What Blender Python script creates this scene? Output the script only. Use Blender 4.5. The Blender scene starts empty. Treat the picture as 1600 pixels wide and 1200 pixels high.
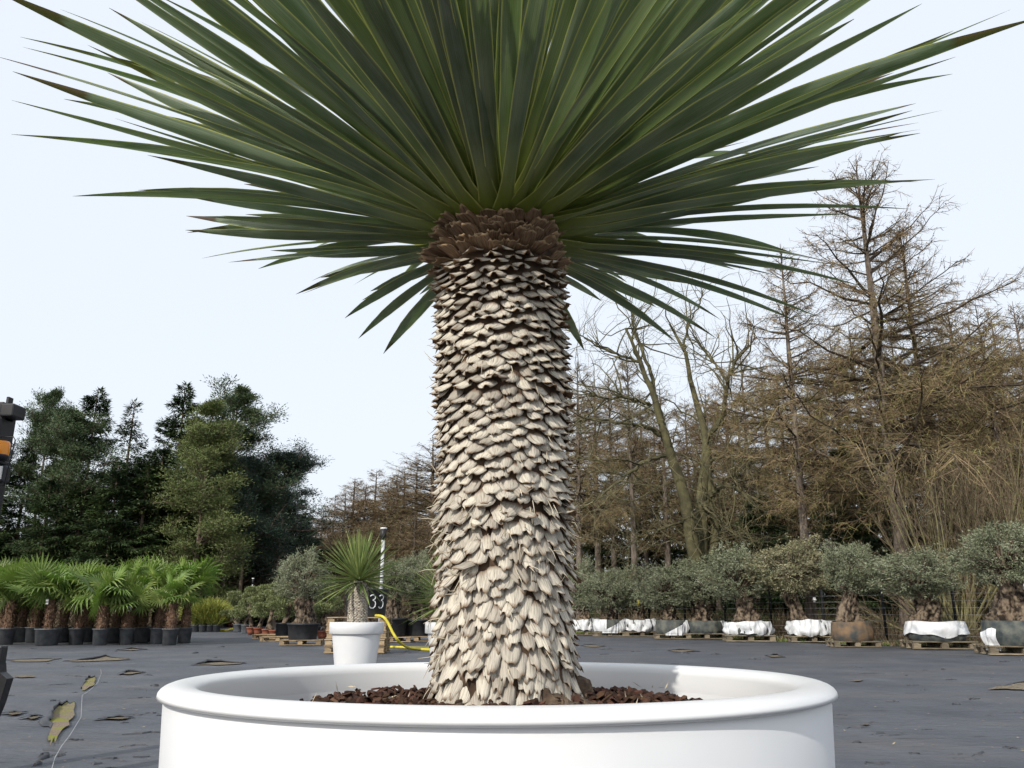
import bpy, math, random
import numpy as np
from mathutils import Matrix, Vector, noise

# ------------------------------------------------------------------ camera, sky, sun, exposure
SC = bpy.context.scene
COL = SC.collection
F_PX, PITCH, CAM_H = 1294.0, math.radians(15.34), 1.05       # photograph is 1600 x 1200
cam_data = bpy.data.cameras.new('camera')
cam_data.sensor_width = 36.0
cam_data.lens = F_PX / 1600 * 36.0
cam_data.clip_start, cam_data.clip_end = 0.05, 3000
cam = bpy.data.objects.new('camera', cam_data)
cam.location = (0, 0, CAM_H)
cam.rotation_euler = (math.pi / 2 + PITCH, 0, 0)
COL.objects.link(cam)
SC.camera = cam

SUN_AZ = math.radians(212)      # compass bearing of the sun from the scene (0 = +Y, 90 = +X): behind and left of the camera
SUN_EL = math.radians(33)
world = bpy.data.worlds.new('World')
SC.world = world
world.use_nodes = True
wn = world.node_tree
for n in list(wn.nodes):
    wn.nodes.remove(n)
sky = wn.nodes.new('ShaderNodeTexSky')
sky.sky_type = 'NISHITA'
sky.sun_disc = False
sky.sun_elevation = SUN_EL
sky.sun_rotation = SUN_AZ
sky.air_density, sky.dust_density, sky.ozone_density = 1.0, 4.5, 2.0
veil = wn.nodes.new('ShaderNodeMix')                          # thin even veil of high cloud
veil.data_type = 'RGBA'
veil.inputs[0].default_value = 0.80
veil.inputs[7].default_value = (6.9, 7.35, 7.9, 1)
bgn = wn.nodes.new('ShaderNodeBackground')
bgn.inputs['Strength'].default_value = 0.098
out = wn.nodes.new('ShaderNodeOutputWorld')
wn.links.new(sky.outputs[0], veil.inputs[6])
wn.links.new(veil.outputs[2], bgn.inputs['Color'])
wn.links.new(bgn.outputs[0], out.inputs['Surface'])

sun_data = bpy.data.lights.new('sun', 'SUN')
sun_data.energy = 2.3
sun_data.angle = math.radians(0.9)
sun_data.color = (1.0, 0.95, 0.86)
sun = bpy.data.objects.new('sun', sun_data)
sd = Vector((math.sin(SUN_AZ) * math.cos(SUN_EL), math.cos(SUN_AZ) * math.cos(SUN_EL), math.sin(SUN_EL)))
sun.rotation_euler = sd.to_track_quat('Z', 'Y').to_euler()
sun.location = (-6, -8, 12)
COL.objects.link(sun)

SC.view_settings.view_transform = 'Standard'
SC.view_settings.look = 'None'
SC.view_settings.gamma = 1
SC.view_settings.exposure = 0.60
SC.view_settings.use_curve_mapping = False
SC.render.engine = 'CYCLES'
SC.cycles.max_bounces = 4
SC.cycles.diffuse_bounces = 2
SC.cycles.use_adaptive_sampling = True
SC.cycles.adaptive_threshold = 0.02
SC.cycles.transparent_max_bounces = 4
SC.cycles.use_denoising = True

random.seed(7)
RNG = np.random.default_rng(7)
R = math.radians

# ------------------------------------------------------------------ picture <-> place
def ray(px, py):
    x, y = (px - 800) / F_PX, (600 - py) / F_PX
    return Vector((x, math.cos(PITCH) - y * math.sin(PITCH), math.sin(PITCH) + y * math.cos(PITCH)))

def ground(px, py, z=0.0):
    d = ray(px, py)
    t = (z - CAM_H) / d.z
    return Vector((d.x * t, d.y * t, z))

def at(px, py, dist):
    d = ray(px, py)
    t = dist / d.y
    return Vector((d.x * t, dist, CAM_H + d.z * t))

def project(p):
    x, y, z = p[0], p[1], p[2] - CAM_H
    zc = y * math.cos(PITCH) + z * math.sin(PITCH)
    yc = -y * math.sin(PITCH) + z * math.cos(PITCH)
    return 800 + F_PX * x / zc, 600 - F_PX * yc / zc, zc

# ------------------------------------------------------------------ mesh tools
class MB:
    """collects vertex and face arrays, builds one mesh"""
    def __init__(self):
        self.v, self.f, self.m, self.uv, self.n = [], [], [], [], 0
    def add(self, verts, faces, mat=0, uv=None):
        verts = np.asarray(verts, dtype=np.float64).reshape(-1, 3)
        faces = np.asarray(faces, dtype=np.int64)
        self.v.append(verts)
        self.f.append(faces + self.n)
        self.m.append(np.full(len(faces), mat))
        self.uv.append(np.zeros((len(verts), 2)) if uv is None else np.asarray(uv, dtype=np.float64).reshape(-1, 2))
        self.n += len(verts)
        return self
    def box(self, c, s, mat=0, rot=None):
        c, s = np.array(c, float), np.array(s, float) / 2
        v = np.array([[x, y, z] for x in (-1, 1) for y in (-1, 1) for z in (-1, 1)]) * s
        if rot is not None:
            v = v @ np.array(rot).T
        f = [[0, 1, 3, 2], [4, 6, 7, 5], [0, 4, 5, 1], [2, 3, 7, 6], [0, 2, 6, 4], [1, 5, 7, 3]]
        return self.add(v + c, f, mat)
    def mesh(self, name, mats, smooth=True):
        me = bpy.data.meshes.new(name)
        v = np.concatenate(self.v)
        me.vertices.add(len(v))
        me.vertices.foreach_set('co', v.ravel())
        sizes = np.concatenate([np.full(len(f), f.shape[1]) for f in self.f])
        idx = np.concatenate([f.ravel() for f in self.f])
        me.loops.add(len(idx))
        me.loops.foreach_set('vertex_index', idx.astype(np.int32))
        me.polygons.add(len(sizes))
        start = np.concatenate([[0], np.cumsum(sizes)[:-1]])
        me.polygons.foreach_set('loop_start', start.astype(np.int32))
        me.polygons.foreach_set('material_index', np.concatenate(self.m).astype(np.int32))
        me.polygons.foreach_set('use_smooth', np.full(len(sizes), smooth))
        lay = me.uv_layers.new(name='UVMap')
        lay.data.foreach_set('uv', np.concatenate(self.uv)[idx].ravel().astype(np.float32))
        for m in (mats if isinstance(mats, (list, tuple)) else [mats]):
            me.materials.append(m)
        me.update()
        me.validate()
        return me

def put(name, me, parent=None, loc=(0, 0, 0), rot=(0, 0, 0), scale=(1, 1, 1), **props):
    o = bpy.data.objects.new(name, me)
    COL.objects.link(o)
    o.parent = parent
    o.location, o.rotation_euler = loc, rot
    o.scale = scale if hasattr(scale, '__len__') else (scale,) * 3
    for k, val in props.items():
        o[k] = val
    return o

def thing(name, label, category, loc=(0, 0, 0), rotz=0.0, group=None, scale=1.0):
    o = put(name, None, None, loc, (0, 0, rotz), scale, label=label, category=category)
    if group:
        o['group'] = group
    return o

def unit(a):
    return a / np.maximum(np.linalg.norm(a, axis=-1, keepdims=True), 1e-9)

def vtubes(P, Rad, sides=4):
    """P (N,K,3) polylines, Rad (N,K): tubes, all at once"""
    P, Rad = np.asarray(P, float), np.asarray(Rad, float)
    N, K = Rad.shape
    T = unit(np.gradient(P, axis=1))
    avg = unit(P[:, -1] - P[:, 0])
    ref = np.where(np.abs(avg[:, 2:3]) > 0.75, np.array([[1.0, 0.13, 0]]), np.array([[0.11, 0.07, 1.0]]))
    A = unit(np.cross(T, ref[:, None, :]))
    B = np.cross(T, A)
    ang = np.arange(sides) / sides * 2 * np.pi
    V = P[:, :, None, :] + Rad[:, :, None, None] * (A[:, :, None, :] * np.cos(ang)[None, None, :, None] + B[:, :, None, :] * np.sin(ang)[None, None, :, None])
    i = np.arange(N)[:, None, None] * K * sides
    k = np.arange(K - 1)[None, :, None] * sides
    s = np.arange(sides)[None, None, :]
    s2 = (s + 1) % sides
    F = np.stack([i + k + s, i + k + s2, i + k + sides + s2, i + k + sides + s], -1).reshape(-1, 4)
    return V.reshape(-1, 3), F

def slivers(a, b, w0, w1, rng, up=None):
    """flat ribbons from a to b, random roll"""
    n = len(a)
    d = unit(b - a)
    r = rng.normal(size=(n, 3)) if up is None else up + rng.normal(size=(n, 3)) * 0.3
    s = unit(np.cross(d, r))
    w0 = np.broadcast_to(np.asarray(w0, float), (n,))[:, None] / 2
    w1 = np.broadcast_to(np.asarray(w1, float), (n,))[:, None] / 2
    V = np.stack([a - s * w0, a + s * w0, b + s * w1, b - s * w1], 1).reshape(-1, 3)
    F = np.arange(n * 4).reshape(-1, 4)
    uv = np.tile(np.array([[0, 0], [1, 0], [1, 1], [0, 1.0]]), (n, 1))
    return V, F, uv

def blades(a, d, ln, wid, rng, up=None):
    """pointed leaf: two quads-ish (a diamond of two triangles) along d"""
    n = len(a)
    r = rng.normal(size=(n, 3)) if up is None else up + rng.normal(size=(n, 3)) * 0.5
    d = unit(d)
    s = unit(np.cross(d, r))
    ln = np.broadcast_to(np.asarray(ln, float), (n,))[:, None]
    wid = np.broadcast_to(np.asarray(wid, float), (n,))[:, None] / 2
    mid = a + d * ln * 0.45
    V = np.stack([a, mid + s * wid, a + d * ln, mid - s * wid], 1).reshape(-1, 3)
    F = np.arange(n * 4).reshape(-1, 4)
    return V, F

def lathe(prof, seg=64, cap=False):
    prof = np.array(prof, float)
    K = len(prof)
    ang = np.arange(seg) / seg * 2 * np.pi
    V = np.stack([prof[:, None, 0] * np.cos(ang), prof[:, None, 0] * np.sin(ang), np.broadcast_to(prof[:, None, 1], (K, seg))], -1).reshape(-1, 3)
    k = np.arange(K - 1)[:, None] * seg
    s = np.arange(seg)[None, :]
    s2 = (s + 1) % seg
    F = np.stack([k + s, k + s2, k + seg + s2, k + seg + s], -1).reshape(-1, 4)
    return V, F

def vnoise(V, scale, amp, seed=0.0):
    V = np.asarray(V, float)
    o = np.array([noise.noise_vector(Vector((v[0] * scale + seed, v[1] * scale + seed * 1.7, v[2] * scale - seed))) for v in V])
    return V + o * amp

# ------------------------------------------------------------------ materials
def material(name, c1, c2=None, rough=0.8, scale=8.0, detail=4.0, stretch=(1, 1, 1), isl=0.0, obj=0.0, bump=0.0, bscale=40.0,
             transl=0.0, tcol=None, spec=0.3, ramp=(0.35, 0.65), hue=0.0, coords='Object'):
    m = bpy.data.materials.new(name)
    m.use_nodes = True
    t = m.node_tree
    N, L = t.nodes, t.links
    b = N['Principled BSDF']
    b.inputs['Roughness'].default_value = rough
    b.inputs['Specular IOR Level'].default_value = spec
    tc = N.new('ShaderNodeTexCoord')
    mp = N.new('ShaderNodeMapping')
    mp.inputs['Scale'].default_value = stretch
    L.new(tc.outputs[coords], mp.inputs[0])
    nz = N.new('ShaderNodeTexNoise')
    nz.inputs['Scale'].default_value = scale
    nz.inputs['Detail'].default_value = detail
    L.new(mp.outputs[0], nz.inputs['Vector'])
    cr = N.new('ShaderNodeValToRGB')
    cr.color_ramp.elements[0].position, cr.color_ramp.elements[1].position = ramp
    cr.color_ramp.elements[0].color = (*c1, 1)
    cr.color_ramp.elements[1].color = (*(c2 or c1), 1)
    L.new(nz.outputs[0], cr.inputs[0])
    col = cr.outputs[0]
    if isl or obj:
        hs = N.new('ShaderNodeHueSaturation')
        mr = N.new('ShaderNodeMapRange')
        if isl:
            g = N.new('ShaderNodeNewGeometry')
            src, amt = g.outputs['Random Per Island'], isl
        else:
            g = N.new('ShaderNodeObjectInfo')
            src, amt = g.outputs['Random'], obj
        L.new(src, mr.inputs[0])
        mr.inputs[3].default_value, mr.inputs[4].default_value = 1 - amt, 1 + amt
        L.new(mr.outputs[0], hs.inputs['Value'])
        if hue:
            mr2 = N.new('ShaderNodeMapRange')
            wv = N.new('ShaderNodeMath')
            wv.operation = 'FRACT'
            mu = N.new('ShaderNodeMath')
            mu.operation = 'MULTIPLY'
            mu.inputs[1].default_value = 7.31
            L.new(src, mu.inputs[0])
            L.new(mu.outputs[0], wv.inputs[0])
            L.new(wv.outputs[0], mr2.inputs[0])
            mr2.inputs[3].default_value, mr2.inputs[4].default_value = 0.5 - hue, 0.5 + hue
            L.new(mr2.outputs[0], hs.inputs['Hue'])
        L.new(col, hs.inputs['Color'])
        col = hs.outputs[0]
    L.new(col, b.inputs['Base Color'])
    if bump:
        n2 = N.new('ShaderNodeTexNoise')
        n2.inputs['Scale'].default_value = bscale
        n2.inputs['Detail'].default_value = 6
        L.new(mp.outputs[0], n2.inputs['Vector'])
        bp = N.new('ShaderNodeBump')
        bp.inputs['Strength'].default_value = bump
        bp.inputs['Distance'].default_value = 0.02
        L.new(n2.outputs[0], bp.inputs['Height'])
        L.new(bp.outputs[0], b.inputs['Normal'])
    if transl:
        tr = N.new('ShaderNodeBsdfTranslucent')
        if tcol:
            tr.inputs[0].default_value = (*tcol, 1)
        else:
            L.new(col, tr.inputs[0])
        mx = N.new('ShaderNodeMixShader')
        mx.inputs[0].default_value = transl
        L.new(b.outputs[0], mx.inputs[1])
        L.new(tr.outputs[0], mx.inputs[2])
        L.new(mx.outputs[0], N['Material Output'].inputs[0])
    return m

def ramp_mix(t, fac, stops):
    cr = t.nodes.new('ShaderNodeValToRGB')
    e = cr.color_ramp.elements
    while len(e) < len(stops):
        e.new(0.5)
    for el, (p, c) in zip(e, stops):
        el.position, el.color = p, (*c, 1)
    t.links.new(fac, cr.inputs[0])
    return cr.outputs[0]

def mixc(t, fac, a, b, blend='MIX'):
    m = t.nodes.new('ShaderNodeMix')
    m.data_type = 'RGBA'
    m.blend_type = blend
    for sock, val in ((m.inputs[0], fac), (m.inputs[6], a), (m.inputs[7], b)):
        if hasattr(val, 'is_linked'):
            t.links.new(val, sock)
        elif isinstance(val, tuple):
            sock.default_value = (*val, 1)
        else:
            sock.default_value = val
    return m.outputs[2]

def yucca_leaf_material(name, src, g1, g2, margin, tip):
    """blue-green blade with yellow margins and a dry brown tip; u across, v along"""
    m = material(name, g1, g2, rough=0.36, scale=5, stretch=(6, 6, 1), isl=0.25 if src == 'isl' else 0, obj=0.25 if src == 'obj' else 0, hue=0.02, spec=0.45)
    t = m.node_tree
    N, L = t.nodes, t.links
    b = N['Principled BSDF']
    base = b.inputs['Base Color'].links[0].from_socket
    uv = N.new('ShaderNodeUVMap')
    sp = N.new('ShaderNodeSeparateXYZ')
    L.new(uv.outputs[0], sp.inputs[0])
    ed = N.new('ShaderNodeMath'); ed.operation = 'SUBTRACT'; ed.inputs[1].default_value = 0.5
    L.new(sp.outputs[0], ed.inputs[0])
    ab = N.new('ShaderNodeMath'); ab.operation = 'ABSOLUTE'
    L.new(ed.outputs[0], ab.inputs[0])
    e2 = N.new('ShaderNodeMapRange'); e2.inputs[1].default_value = 0.42; e2.inputs[2].default_value = 0.475
    L.new(ab.outputs[0], e2.inputs[0])
    # fine fibres along the blade
    wv = N.new('ShaderNodeTexNoise'); wv.noise_dimensions = '2D'
    mp = N.new('ShaderNodeMapping'); mp.inputs['Scale'].default_value = (9, 0.7, 1)
    L.new(uv.outputs[0], mp.inputs[0]); L.new(mp.outputs[0], wv.inputs[0])
    wv.inputs['Scale'].default_value = 3.0
    fib = ramp_mix(t, wv.outputs[0], [(0.3, (0.72, 0.72, 0.72)), (0.7, (1.18, 1.18, 1.15))])
    c = mixc(t, 1.0, base, fib, 'MULTIPLY')
    # yellowish-green at the base
    bs = N.new('ShaderNodeMapRange'); bs.inputs[1].default_value = 0.0; bs.inputs[2].default_value = 0.30
    bs.inputs[3].default_value = 0.95; bs.inputs[4].default_value = 0.0
    L.new(sp.outputs[1], bs.inputs[0])
    c = mixc(t, bs.outputs[0], c, (0.25, 0.29, 0.04))
    c = mixc(t, e2.outputs[0], c, margin)
    # blotches and dry tip, its start different on every blade
    nb = N.new('ShaderNodeTexNoise'); nb.inputs['Scale'].default_value = 3.0
    ob = N.new('ShaderNodeObjectInfo' if src == 'obj' else 'ShaderNodeNewGeometry')
    rnd = ob.outputs['Random' if src == 'obj' else 'Random Per Island']
    st = N.new('ShaderNodeMapRange'); st.inputs[3].default_value = -0.05; st.inputs[4].default_value = 0.12
    L.new(rnd, st.inputs[0])
    ad = N.new('ShaderNodeMath'); ad.operation = 'ADD'
    L.new(sp.outputs[1], ad.inputs[0]); L.new(st.outputs[0], ad.inputs[1])
    n3 = N.new('ShaderNodeMath'); n3.operation = 'MULTIPLY_ADD'; n3.inputs[1].default_value = 0.10
    L.new(nb.outputs[0], n3.inputs[0]); L.new(ad.outputs[0], n3.inputs[2])
    ts = N.new('ShaderNodeMapRange'); ts.inputs[1].default_value = 0.985; ts.inputs[2].default_value = 1.005
    L.new(n3.outputs[0], ts.inputs[0])
    c = mixc(t, ts.outputs[0], c, tip)
    L.new(c, b.inputs['Base Color'])
    tr = N.new('ShaderNodeBsdfTranslucent')
    tc2 = mixc(t, 0.5, c, (0.20, 0.32, 0.03))
    L.new(tc2, tr.inputs[0])
    mx = N.new('ShaderNodeMixShader'); mx.inputs[0].default_value = 0.32
    L.new(b.outputs[0], mx.inputs[1]); L.new(tr.outputs[0], mx.inputs[2])
    L.new(mx.outputs[0], N['Material Output'].inputs[0])
    return m

def scale_material(name, src, pale, grey, brown, edge):
    """dead leaf base: pale papery face with fibres, brown where it was attached and along the torn rim"""
    m = bpy.data.materials.new(name)
    m.use_nodes = True
    t = m.node_tree
    N, L = t.nodes, t.links
    b = N['Principled BSDF']
    b.inputs['Roughness'].default_value = 0.85
    b.inputs['Specular IOR Level'].default_value = 0.15
    uv = N.new('ShaderNodeUVMap')
    sp = N.new('ShaderNodeSeparateXYZ'); L.new(uv.outputs[0], sp.inputs[0])
    ob = N.new('ShaderNodeObjectInfo' if src == 'obj' else 'ShaderNodeNewGeometry')
    rnd = ob.outputs['Random' if src == 'obj' else 'Random Per Island']
    mp = N.new('ShaderNodeMapping'); mp.inputs['Scale'].default_value = (14, 1.6, 1)
    L.new(uv.outputs[0], mp.inputs[0])
    cb = N.new('ShaderNodeCombineXYZ'); m9 = N.new('ShaderNodeMath'); m9.operation = 'MULTIPLY'; m9.inputs[1].default_value = 57
    L.new(rnd, m9.inputs[0]); L.new(m9.outputs[0], cb.inputs[0]); L.new(m9.outputs[0], cb.inputs[2]); L.new(cb.outputs[0], mp.inputs['Location'])
    n1 = N.new('ShaderNodeTexNoise'); n1.inputs['Scale'].default_value = 1.0; n1.inputs['Detail'].default_value = 5
    L.new(mp.outputs[0], n1.inputs[0])
    c = ramp_mix(t, n1.outputs[0], [(0.22, brown), (0.36, grey), (0.56, pale)])
    rc = ramp_mix(t, rnd, [(0.0, (0.66, 0.63, 0.60)), (0.5, (0.95, 0.93, 0.90)), (1.0, (1.15, 1.13, 1.08))])
    c = mixc(t, 1.0, c, rc, 'MULTIPLY')
    e = N.new('ShaderNodeMapRange'); e.inputs[1].default_value = 0.86; e.inputs[2].default_value = 1.0
    L.new(sp.outputs[1], e.inputs[0])
    c = mixc(t, e.outputs[0], c, edge)
    e2 = N.new('ShaderNodeMapRange'); e2.inputs[1].default_value = 0.35; e2.inputs[2].default_value = 0.05
    L.new(sp.outputs[1], e2.inputs[0])
    c = mixc(t, e2.outputs[0], c, brown)
    L.new(c, b.inputs['Base Color'])
    bp = N.new('ShaderNodeBump'); bp.inputs['Strength'].default_value = 0.5; bp.inputs['Distance'].default_value = 0.004
    L.new(n1.outputs[0], bp.inputs['Height']); L.new(bp.outputs[0], b.inputs['Normal'])
    return m

M = {}
M['white_plastic'] = material('white_plastic', (0.69, 0.695, 0.705), (0.73, 0.735, 0.74), rough=0.38, scale=3, spec=0.4, bump=0.03, bscale=15)
M['white_plastic_b'] = material('white_plastic_planter', (0.665, 0.675, 0.69), (0.71, 0.715, 0.725), rough=0.45, scale=4, spec=0.4)
M['black_pot'] = material('black_pot', (0.018, 0.020, 0.024), (0.032, 0.034, 0.038), rough=0.5, scale=6, obj=0.3)
M['grey_pot'] = material('grey_pot', (0.07, 0.077, 0.086), (0.12, 0.128, 0.138), rough=0.55, scale=6, obj=0.25)
M['terracotta'] = material('terracotta', (0.24, 0.075, 0.045), (0.31, 0.11, 0.065), rough=0.75, scale=9, obj=0.15)
M['soil'] = material('soil', (0.03, 0.02, 0.014), (0.06, 0.04, 0.028), rough=0.95, scale=30)
M['mulch'] = material('mulch', (0.035, 0.016, 0.010), (0.085, 0.042, 0.026), rough=0.9, scale=40, isl=0.55, hue=0.015)
M['wood'] = material('pallet_wood', (0.22, 0.16, 0.095), (0.36, 0.27, 0.17), rough=0.85, scale=6, stretch=(1, 8, 8), obj=0.35)
M['wood_old'] = material('pallet_wood_weathered', (0.13, 0.105, 0.075), (0.24, 0.20, 0.14), rough=0.9, scale=6, stretch=(1, 8, 8), obj=0.35)
M['core'] = material('trunk_core', (0.045, 0.028, 0.018), (0.10, 0.065, 0.042), rough=0.95, scale=30)
M['burl'] = material('root_burl', (0.06, 0.04, 0.028), (0.16, 0.115, 0.08), rough=0.95, scale=30, bump=0.8, bscale=60)
M['scale'] = scale_material('dead_leaf_base', 'obj', (0.56, 0.525, 0.46), (0.36, 0.33, 0.285), (0.15, 0.085, 0.048), (0.24, 0.16, 0.10))
M['scale_s'] = scale_material('dead_leaf_base_rest', 'isl', (0.56, 0.525, 0.46), (0.36, 0.33, 0.285), (0.15, 0.085, 0.048), (0.24, 0.16, 0.10))
M['stub'] = scale_material('cut_leaf_stub', 'obj', (0.27, 0.185, 0.12), (0.15, 0.092, 0.055), (0.06, 0.033, 0.02), (0.40, 0.29, 0.17))
M['fibre'] = material('dry_fibre', (0.45, 0.39, 0.29), (0.62, 0.55, 0.42), rough=0.9, isl=0.2)
M['yleaf'] = yucca_leaf_material('yucca_blade', 'obj', (0.105, 0.145, 0.085), (0.230, 0.270, 0.195), (0.56, 0.57, 0.17), (0.075, 0.038, 0.022))
M['yleaf_s'] = yucca_leaf_material('yucca_blade_rest', 'isl', (0.105, 0.145, 0.085), (0.230, 0.270, 0.195), (0.56, 0.57, 0.17), (0.075, 0.038, 0.022))
M['dryleaf'] = material('dry_blade', (0.36, 0.29, 0.19), (0.50, 0.43, 0.31), rough=0.8, scale=6, stretch=(5, 5, 1), transl=0.25)
M['small_leaf'] = material('small_yucca_blade', (0.145, 0.20, 0.060), (0.25, 0.305, 0.11), rough=0.45, isl=0.35, hue=0.02, transl=0.2)
M['frond'] = material('fan_frond', (0.10, 0.150, 0.034), (0.22, 0.285, 0.085), rough=0.38, scale=3, obj=0.35, hue=0.025, transl=0.28, tcol=(0.16, 0.30, 0.03))
M['palm_fibre'] = material('palm_fibre', (0.07, 0.040, 0.026), (0.175, 0.110, 0.072), rough=0.95, scale=20, isl=0.3)
M['olive_bark'] = material('olive_bark', (0.022, 0.015, 0.011), (0.20, 0.155, 0.11), rough=0.95, scale=8, detail=10, ramp=(0.40, 0.60), bump=1.0, bscale=14)
M['olive_leaf'] = material('olive_leaf', (0.165, 0.190, 0.110), (0.27, 0.295, 0.195), rough=0.6, scale=2, isl=0.35, hue=0.02, transl=0.12)
M['olive_leaf_dry'] = material('olive_leaf_dry', (0.23, 0.225, 0.125), (0.33, 0.315, 0.195), rough=0.6, scale=2, isl=0.35, hue=0.015, transl=0.12)
M['sheet'] = material('white_root_sheet', (0.58, 0.60, 0.63), (0.72, 0.73, 0.74), rough=0.55, scale=5, bump=0.9, bscale=6)
M['bag_dark'] = material('dark_root_net', (0.035, 0.045, 0.05), (0.13, 0.135, 0.115), rough=0.8, scale=4, detail=8, bump=0.5, bscale=30)
M['bag_rust'] = material('rusty_root_net', (0.05, 0.055, 0.055), (0.20, 0.13, 0.075), rough=0.85, scale=3, detail=8, bump=0.5, bscale=30)
M['steel'] = material('galvanised', (0.42, 0.43, 0.44), (0.55, 0.56, 0.57), rough=0.45, scale=10)
M['black'] = material('black_plastic', (0.012, 0.012, 0.014), (0.022, 0.022, 0.025), rough=0.45, scale=5)
M['hose'] = material('yellow_hose', (0.55, 0.46, 0.04), (0.65, 0.56, 0.07), rough=0.5)
M['chalk'] = material('chalk', (0.55, 0.58, 0.62), (0.75, 0.77, 0.80), rough=0.9, scale=20)
M['tag'] = material('paper_tag', (0.75, 0.75, 0.75), (0.8, 0.8, 0.8), rough=0.7)
M['amber'] = material('amber_lens', (0.85, 0.27, 0.01), (0.95, 0.36, 0.02), rough=0.2, spec=0.6, transl=0.25)
M['lamp_glass'] = material('lamp_glass', (0.55, 0.56, 0.55), (0.66, 0.67, 0.66), rough=0.15, spec=0.7)
M['redwhite'] = material('red_reflector', (0.35, 0.05, 0.06), (0.45, 0.08, 0.08), rough=0.4)
M['larch_bark'] = material('larch_bark', (0.085, 0.066, 0.052), (0.20, 0.165, 0.135), rough=0.95, scale=3, stretch=(3, 3, 0.6), bump=0.6, bscale=8)
M['larch_limb'] = material('larch_limb', (0.040, 0.031, 0.024), (0.085, 0.066, 0.048), rough=0.95, scale=3)
M['larch_twig'] = material('larch_twig', (0.155, 0.112, 0.062), (0.245, 0.185, 0.108), rough=0.9, scale=0.6, isl=0.35, hue=0.02)
M['moss_twig'] = material('mossy_twig', (0.165, 0.15, 0.052), (0.25, 0.22, 0.09), rough=0.9, scale=0.6, isl=0.35, hue=0.02)
M['oak_bark'] = material('oak_bark', (0.050, 0.046, 0.026), (0.125, 0.115, 0.058), rough=0.95, scale=2.5, bump=0.7, bscale=9)
M['oak_twig'] = material('oak_twig', (0.13, 0.115, 0.065), (0.21, 0.185, 0.105), rough=0.9, scale=1, isl=0.3)
M['hazel'] = material('hazel_stem', (0.13, 0.12, 0.055), (0.22, 0.20, 0.10), rough=0.85, scale=4)
M['pine_bark'] = material('pine_bark', (0.10, 0.072, 0.055), (0.20, 0.15, 0.115), rough=0.95, scale=2.5, bump=0.6, bscale=8)
M['pine_needle'] = material('pine_needle', (0.044, 0.072, 0.032), (0.090, 0.122, 0.054), rough=0.6, scale=0.5, isl=0.28, hue=0.02, transl=0.1)
M['pine_yellow'] = material('pine_needle_yellowish', (0.080, 0.108, 0.032), (0.148, 0.178, 0.060), rough=0.6, scale=0.5, isl=0.26, hue=0.02, transl=0.1)
M['pine_dark'] = material('pine_needle_bluish', (0.024, 0.045, 0.032), (0.054, 0.083, 0.054), rough=0.6, scale=0.5, isl=0.26, hue=0.02)
M['spruce_needle'] = material('spruce_needle', (0.022, 0.043, 0.016), (0.060, 0.092, 0.028), rough=0.6, scale=0.4, isl=0.28, hue=0.02)
M['cloud_needle'] = material('cloud_pine_needle', (0.135, 0.165, 0.065), (0.225, 0.250, 0.115), rough=0.65, scale=2, isl=0.4)
M['sedge'] = material('sedge_blade', (0.16, 0.20, 0.035), (0.28, 0.28, 0.06), rough=0.6, isl=0.35, hue=0.02)
M['brush'] = material('brush_twig', (0.10, 0.075, 0.048), (0.20, 0.155, 0.10), rough=0.9, scale=0.5, isl=0.4)
M['straw'] = material('dry_grass', (0.24, 0.19, 0.11), (0.38, 0.31, 0.19), rough=0.9, isl=0.35)
M['grass'] = material('grass', (0.07, 0.12, 0.022), (0.14, 0.19, 0.045), rough=0.7, isl=0.4, hue=0.02)
M['litter'] = material('forest_litter', (0.060, 0.048, 0.028), (0.17, 0.135, 0.085), rough=0.95, scale=1.2, detail=8)
M['gravel'] = material('gravel', (0.085, 0.070, 0.050), (0.26, 0.215, 0.155), rough=0.95, scale=55, detail=6, bump=0.8, bscale=90, coords='Generated')
M['white_bark'] = material('pale_bark', (0.35, 0.31, 0.25), (0.5, 0.46, 0.38), rough=0.9)

def moss_gravel():
    m = material('mossy_gravel', (0.12, 0.09, 0.07), (0.33, 0.26, 0.19), rough=0.95, scale=70, detail=6, bump=0.8, bscale=120)
    t = m.node_tree
    b = t.nodes['Principled BSDF']
    base = b.inputs['Base Color'].links[0].from_socket
    tc = t.nodes.new('ShaderNodeTexCoord')
    n = t.nodes.new('ShaderNodeTexNoise'); n.inputs['Scale'].default_value = 3.2; n.inputs['Detail'].default_value = 8; n.inputs['Roughness'].default_value = 0.7
    t.links.new(tc.outputs['Object'], n.inputs[0])
    f = ramp_mix(t, n.outputs[0], [(0.50, (0, 0, 0)), (0.58, (1, 1, 1))])
    t.links.new(mixc(t, f, base, (0.22, 0.23, 0.03)), b.inputs['Base Color'])
    return m
M['moss_gravel'] = moss_gravel()

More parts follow.
